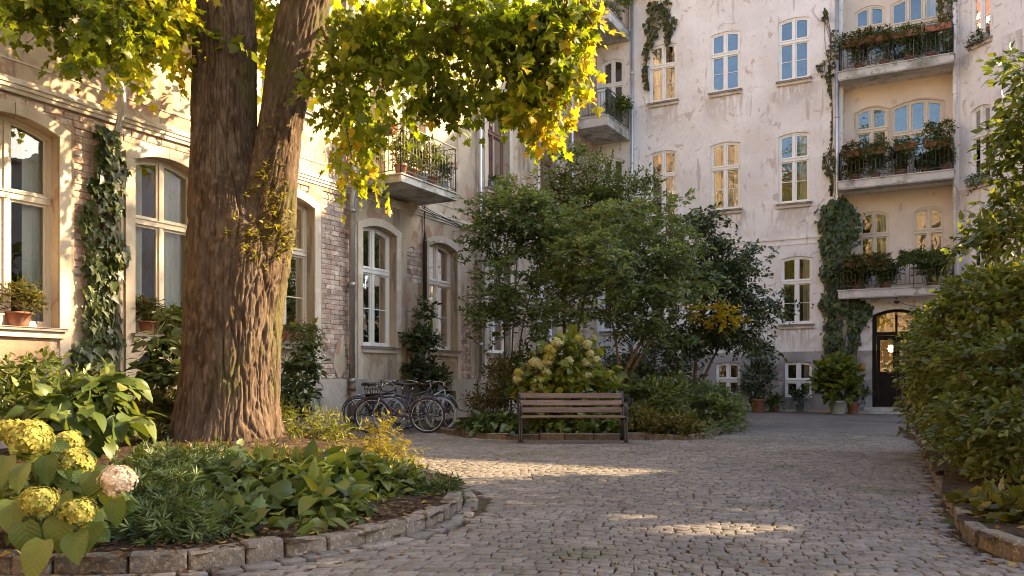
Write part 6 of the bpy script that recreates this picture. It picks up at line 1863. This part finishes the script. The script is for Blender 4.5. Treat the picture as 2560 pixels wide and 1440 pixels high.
# by the back wall
c = tuple(gnd(1895, 1026)); c = (c[0] + .25, 27.35, 0)
def bp_(px, y):       # ground point before the back wall
    u = (px - 1280) / 2057.0
    t_ = y / (VY + RY * u)
    return (VX * t_ + RX * u * t_, y), t_
(xy, t_) = bp_(1895, 26.7)
potted('tall bush in a terracotta pot between the two cellar windows', (*xy, 0), .26, .42, 'terracotta', [lob(1895, 950, 40, 50, t_, .5), lob(1905, 890, 30, 36, t_, .4), lob(1880, 980, 36, 26, t_, .4)], 'oval_small', .10, 330, 8, 'lf_dark', length=.36, stems=8)
(xy, t_) = bp_(2094, 26.6)
potted('round bright green bush in a pale grey pot at the foot of the ivy', (*xy, 0), .26, .40, 'grey_pot', [lob(2092, 930, 46, 34, t_, .55), lob(2100, 970, 50, 36, t_, .55), lob(2066, 960, 30, 40, t_, .4)], 'vine', .17, 260, 5, 'lf_lime', length=.34, nparts=60, stems=8)
(xy, t_) = bp_(2132, 26.9)
potted('dark scraggly plant in a terracotta pot next to the pale grey pot', (*xy, 0), .18, .36, 'terracotta', [lob(2140, 990, 26, 22, t_, .3), lob(2150, 985, 20, 16, t_, .25)], 'oval_small', .09, 110, 7, 'lf_dark', length=.3, stems=6)
(xy, t_) = bp_(2000, 27.3)
potted('small dark plant in a low pot under the cellar window', (*xy, .06), .13, .2, 'green_pot', [lob(1996, 990, 18, 14, t_, .2)], 'oval_small', .09, 60, 7, 'lf_dark', length=.26, stems=5)
(xy, t_) = bp_(1935, 27.2)
potted('low leafy plant in a hidden pot beside the tall terracotta one', (*xy, 0), .16, .2, 'terracotta', [lob(1935, 1008, 22, 14, t_, .25)], 'ovate', .11, 70, 6, 'lf_mid', length=.26, stems=5)
# tall plant at the wall behind the bicycles
c = (XL + .42, 16.25, 0)
potted('tall dark climbing shrub in a tub against the wall behind the bicycles', c, .26, .45, 'green_pot', [lobw(c[0], c[1], 1.15, .5, .28), lobw(c[0], c[1], 1.95, .34, .3), lobw(c[0], c[1] + .1, 2.55, .18, .35), lobw(c[0] + .1, c[1] + .5, 1.05, .35, .16), lobw(c[0], c[1] - .1, 2.0, .4, .12)], 'ovate', .14, 230, 6, 'lf_dark', length=.36, nparts=60, stems=10, stem_r=.012, hang=.2)

# ------------------------------------------------------------------ bench
bc = at(1430, 948, 13.85); bc[2] = 0
bench = thing('park_bench', 'brown slatted park bench with black iron ends before the middle bed', 'bench', tuple(bc))
def BP(x, y, z):     # bench coordinates: x along, y back, z up
    return bc + Rv * x + Vv * y + Zv * z
HW = .87
for s in (-1, 1):
    e = MB()
    x = s * HW
    for (pts, r) in (([(-.30, 0), (-.27, .22), (-.26, .40)], .02), ([(.24, 0), (.16, .22), (.17, .40), (.24, .62), (.32, .83)], .02), ([(-.27, .40), (-.05, .385), (.17, .375)], .018), ([(-.26, .40), (-.27, .55), (-.22, .63), (-.05, .635), (.10, .63), (.22, .60)], .016), ([(-.30, .03), (-.06, .16), (.20, .03)], .012)):
        pp = smooth_line([np.array(q) for q in pts], 4)
        for off in (-.016, .016):
            e.tube([BP(x + off, q[0], q[1]) for q in pp], r, 8)
    e.lathe([(0, -.02), (.032, -.015), (.034, .015), (0, .02)], tuple(BP(x, -.27, .41)), 10)
    for q in (-.30, .24):
        e.obox(BP(x, q, .008), Rv, Vv, Zv, .045, .05, .008)
    e.build('end_frame', MAT['iron'], bench)


def slat(y0, z0, tiltv, w, th, name):
    up_ = np.array(tiltv) / np.linalg.norm(tiltv)       # (y,z) direction of the slat's width
    up3 = Vv * up_[0] + Zv * up_[1]
    nn = np.cross(Rv, up3)
    bm = bmesh.new(); bmesh.ops.create_cube(bm, size=1)
    for v_ in bm.verts:
        v_.co = Vector((v_.co.x * 2 * HW, v_.co.y * th, v_.co.z * w))
    bmesh.ops.bevel(bm, geom=bm.edges[:], offset=.007, segments=2, affect='EDGES')
    me = bpy.data.meshes.new(name); bm.to_mesh(me); bm.free(); me.materials.append(MAT['bench_wood'])
    M3 = Matrix((Rv, nn, up3)).transposed()
    put(name, me, bench, BP(0, y0, z0), M3.to_quaternion())


for k, (z, y) in enumerate(((.525, .175), (.645, .215), (.765, .262))):
    slat(y, z, (.32, .95), .092, .032, 'back_slat')
for k in range(5):
    slat(-.245 + k * .092, .428 - (.006 if k == 2 else 0) - .002 * k, (1, -.02), .080, .034, 'seat_slat')
b = MB(); b.obox(BP(0, .30, .05), Rv, Vv, Zv, 1.15, .42, .049)
MB().add([BP(-1.25, -.5, .006), BP(1.25, -.5, .006), BP(1.2, .28, .006), BP(-1.2, .28, .006)], [(0, 1, 2, 3)]).build('bench_pad', MAT['worn'], None)['kind'] = 'structure'

# ------------------------------------------------------------------ bicycles
def bicycle(label, loc, yaw, lean, fmat, tyre='rubber', fenders=True, basket=False, drop=False, stand=True):
    root = thing('bicycle', label, 'bicycle', loc, 'bicycles parked by the wall')
    Rm = Matrix.Rotation(yaw, 3, 'Z') @ Matrix.Rotation(lean, 3, 'X')
    def W(p):
        return np.array(loc) + np.array(Rm @ Vector(p))
    RW_ = .345
    def tube(b, pts, r, n=8):
        b.tube([W(p) for p in pts], r, n)
    def circle(cx, r, y=0, n=36):
        return [(cx + r * math.cos(2 * math.pi * k / n), y, RW_ + r * math.sin(2 * math.pi * k / n)) for k in range(n)]
    for cx_ in (-.53, .53):
        b = MB(); b.tube([W(p) for p in circle(cx_, RW_ - .018)], .018, 8, closed=True)
        wh = b.build('tyre', MAT[tyre], root)
        b = MB(); b.tube([W(p) for p in circle(cx_, RW_ - .042)], .011, 6, closed=True); b.build('rim', MAT['chrome'], wh)
        b = MB()
        for k in range(20):
            a = 2 * math.pi * k / 20
            tube(b, [(cx_, .025 * (1 if k % 2 else -1), RW_), (cx_ + (RW_ - .045) * math.cos(a + .25), 0, RW_ + (RW_ - .045) * math.sin(a + .25))], .0018, 4)
        tube(b, [(cx_, -.05, RW_), (cx_, .05, RW_)], .022, 10)
        b.build('spokes', MAT['chrome'], wh)
        if fenders:
            b = MB()
            arc = np.linspace(-.15, math.pi * .95, 16) if cx_ < 0 else np.linspace(.35, math.pi + .35, 16)
            tube(b, [(cx_ + (RW_ + .025) * math.cos(a), 0, RW_ + (RW_ + .025) * math.sin(a)) for a in arc], .016, 6)
            b.build('mudguard', MAT[fmat], root)
    BBk = (-.08, 0, .29); ST = (-.23, 0, .80); HT = (.36, 0, .84); HB = (.385, 0, .68); RA = (-.53, 0, RW_); FA = (.53, 0, RW_)
    b = MB()
    tube(b, [BBk, ST], .016); tube(b, [HT, HB], .019)
    tube(b, [HB, BBk], .018)
    tube(b, [HT, (-.20, 0, .70)] if not drop else [(.38, 0, .72), (-.02, 0, .42)], .015)
    for s in (-1, 1):
        tube(b, [(BBk[0], .03 * s, BBk[2]), (RA[0], .05 * s, RA[2])], .009, 6); tube(b, [(ST[0] + .02, .015 * s, .72), (RA[0], .05 * s, RA[2])], .008, 6)
    b.build('frame', MAT[fmat], root)
    b = MB()
    tube(b, [HB, (.40, 0, .62)], .016)
    for s in (-1, 1):
        b.tube([W(p) for p in smooth_line([np.array(q) for q in ((.40, .04 * s, .70), (.42, .05 * s, .60), (.47, .05 * s, .46), FA)], 4)], .011, 6)
    b.build('fork', MAT['chrome'] if not drop else MAT[fmat], root)
    b = MB(); tube(b, [HT, (.335, 0, .98)], .013)
    b.tube([W(p) for p in smooth_line([np.array(q) for q in ((.12, -.27, .96), (.24, -.27, .99), (.36, -.14, 1.02), (.35, 0, .98), (.36, .14, 1.02), (.24, .27, .99), (.12, .27, .96))], 4)], .011, 8)
    hb_ = b.build('handlebar', MAT['chrome'], root)
    b = MB()
    for s in (-1, 1):
        tube(b, [(.10, .27 * s, .955), (.22, .27 * s, .985)], .016, 8)
    b.build('grip', MAT['rubber'], hb_)
    b = MB(); tube(b, [ST, (-.26, 0, .93)], .012); b.build('seatpost', MAT['chrome'], root)
    b = MB()
    prof = [(-.14, .085), (-.08, .09), (0, .05), (.08, .025), (.15, .018)]
    vs_ = []
    for (x, w_) in prof:
        for q in range(6):
            a = math.pi * 2 * q / 6
            vs_.append(W((-.25 + x, w_ * math.cos(a), .955 + .028 * math.sin(a) + (.012 if x < -.05 else 0))))
    fs = [(6 * i + q, 6 * i + (q + 1) % 6, 6 * i + 6 + (q + 1) % 6, 6 * i + 6 + q) for i in range(4) for q in range(6)] + [tuple(range(6)), tuple(24 + q for q in range(5, -1, -1))]
    b.add(vs_, fs, True); b.build('saddle', MAT['leather'], root)
    b = MB()
    b.tube([W((BBk[0] + .095 * math.cos(a), .045, BBk[2] + .095 * math.sin(a))) for a in np.linspace(0, 2 * math.pi, 20, endpoint=False)], .006, 5, closed=True)
    tube(b, [(BBk[0], -.06, BBk[2]), (BBk[0], .06, BBk[2])], .02, 8)
    tube(b, [(BBk[0], .062, BBk[2]), (BBk[0] + .12, .066, BBk[2] - .11)], .009, 6); tube(b, [(BBk[0], -.062, BBk[2]), (BBk[0] - .12, -.066, BBk[2] + .11)], .009, 6)
    tube(b, [(BBk[0], .045, BBk[2] + .095), (-.53, .045, RW_ + .04)], .004, 4); tube(b, [(BBk[0], .045, BBk[2] - .095), (-.53, .045, RW_ - .04)], .004, 4)
    cr = b.build('crank', MAT['chrome'], root)
    b = MB()
    b.obox(W((BBk[0] + .12, .11, BBk[2] - .11)), Rm @ Vector((1, 0, 0)), Rm @ Vector((0, 1, 0)), Rm @ Vector((0, 0, 1)), .045, .04, .012)
    b.obox(W((BBk[0] - .12, -.11, BBk[2] + .11)), Rm @ Vector((1, 0, 0)), Rm @ Vector((0, 1, 0)), Rm @ Vector((0, 0, 1)), .045, .04, .012)
    b.build('pedal', MAT['rubber'], cr)
    b = MB()
    for s in (-1, 1):
        tube(b, [(-.30, .06 * s, .74), (-.78, .06 * s, .73)], .006, 5); tube(b, [(-.70, .06 * s, .73), (-.53, .06 * s, RW_)], .005, 5)
    for x in (-.35, -.5, -.65, -.78):
        tube(b, [(x, -.06, .735), (x, .06, .735)], .005, 5)
    b.build('rack', MAT['chrome'] if not basket else MAT['iron'], root)
    if stand:
        b = MB(); tube(b, [(-.12, .03, .27), (-.2, .22, .0)], .009, 6); b.build('kickstand', MAT['iron'], root)
    if basket:
        b = MB()
        for z, wx, wy in ((.76, .13, .11), (.86, .15, .13), (.97, .17, .15)):
            c_ = [(.52 + sx * wx, sy * wy, z) for sx, sy in ((-1, -1), (1, -1), (1, 1), (-1, 1), (-1, -1))]
            for q in range(4):
                tube(b, [c_[q], c_[q + 1]], .007, 5)
        for k in range(7):
            s = -1 + 2 * k / 6
            for yy in (-1, 1):
                tube(b, [(.52 + s * .13, yy * .11, .76), (.52 + s * .17, yy * .15, .97)], .005, 4)
                tube(b, [(.52 + yy * .13, s * .11, .76), (.52 + yy * .17, s * .15, .97)], .005, 4)
        b.add([W((.52 - .13, -.11, .76)), W((.52 + .13, -.11, .76)), W((.52 + .13, .11, .76)), W((.52 - .13, .11, .76))], [(0, 1, 2, 3)])
        b.build('basket', MAT['basket'], root)
    return root


IY = YAW    # image-horizontal heading
def gpt(px, t):
    p = at(px, 948, t); return (p[0], p[1], 0)
bicycle('violet bicycle with wire basket parked nearest to the rusty downpipe', gpt(1000, 15.9), IY + math.pi + .18, .10, 'bike_violet', basket=True)
bicycle('dark blue bicycle second from the downpipe with pale tyres', gpt(1040, 16.4), IY + .42, -.12, 'bike_blue', 'tyre_grey')
bicycle('black step-through bicycle in the middle of the bicycle row', gpt(1052, 17.1), IY + math.pi + .55, .08, 'bike_black', 'tyre_grey', drop=True)
bicycle('silver bicycle seen end-on farthest along the bicycle row', gpt(1098, 17.0), IY + 1.18, -.08, 'bike_silver', 'tyre_grey', fenders=True)
bicycle('old black bicycle leaning on the plinth behind the others', gpt(960, 17.0), IY + .62, -.2, 'bike_black')

# ------------------------------------------------------------------ fallen leaves, seedlings in the joints
n_ = 1000
cand = []
L_ = np.array([p for p in kerb_left if p[1] < 9])
for _ in range(n_):
    q = L_[rng.integers(len(L_))]
    cand.append(q + rng.normal(size=2) * (.35 if rng.random() < .6 else .12) + np.array([-.25, 0]))
cand = np.array(cand)
q = np.array([g2(rng.uniform(200, 2560), rng.uniform(1110, 1440)) for _ in range(80)])
q2 = np.stack([rng.uniform(-.2, 1.2, 220), rng.uniform(5.3, 7.5, 220)], 1)
q3 = np.stack([-8.2 + rng.normal(size=700) * 1.6, 7.2 + rng.normal(size=700) * 1.4], 1)
cand = np.concatenate([cand, q, q2, q3])
inb = inside(cand[:, 0], cand[:, 1], bed_left) | inside(cand[:, 0], cand[:, 1], bed_right) | inside(cand[:, 0], cand[:, 1], bed_mid)
zz = np.where(inb, .10 + .22 * np.exp(-((cand[:, 0] + 8.5) ** 2 + (cand[:, 1] - 7.75) ** 2) / 4), .012)
P = np.concatenate([cand, zz[:, None]], 1)
nl = len(P)
v, t = leaf_cloud(P, np.concatenate([rng.normal(size=(nl, 2)), rng.normal(size=(nl, 1)) * .15], 1), Zv + rng.normal(size=(nl, 3)) * .22, rng.uniform(.025, .06, nl), 'ivy')
o = bpy.data.objects.new('fallen_leaves', tri_mesh('fallen_leaves', v, t, MAT['litter'])); link(o)
o['kind'] = 'stuff'; o['label'] = 'brown and yellow fallen leaves scattered along the kerbs'; o['category'] = 'leaves'
n_ = 2600
q = np.array([g2(rng.uniform(700, 2560), rng.uniform(1110, 1440)) for _ in range(n_)])
ok = ~(inside(q[:, 0], q[:, 1], bed_left) | inside(q[:, 0], q[:, 1], bed_mid) | inside(q[:, 0], q[:, 1], bed_right)) & (fbm(q[:, 0] * .8, q[:, 1] * .8, 77) > .52)
q = q[ok]; n_ = len(q)
P = np.concatenate([q, np.full((n_, 1), -.008)], 1)
v, t = leaf_cloud(P, np.concatenate([rng.normal(size=(n_, 2)) * .8, np.ones((n_, 1)) * .6], 1), rng.normal(size=(n_, 3)), rng.uniform(.010, .026, n_), 'small')
o = bpy.data.objects.new('moss', tri_mesh('moss', v, t, MAT['lf_olive'])); link(o)
o['kind'] = 'stuff'; o['label'] = 'moss and tiny weeds in the paving joints'; o['category'] = 'moss'
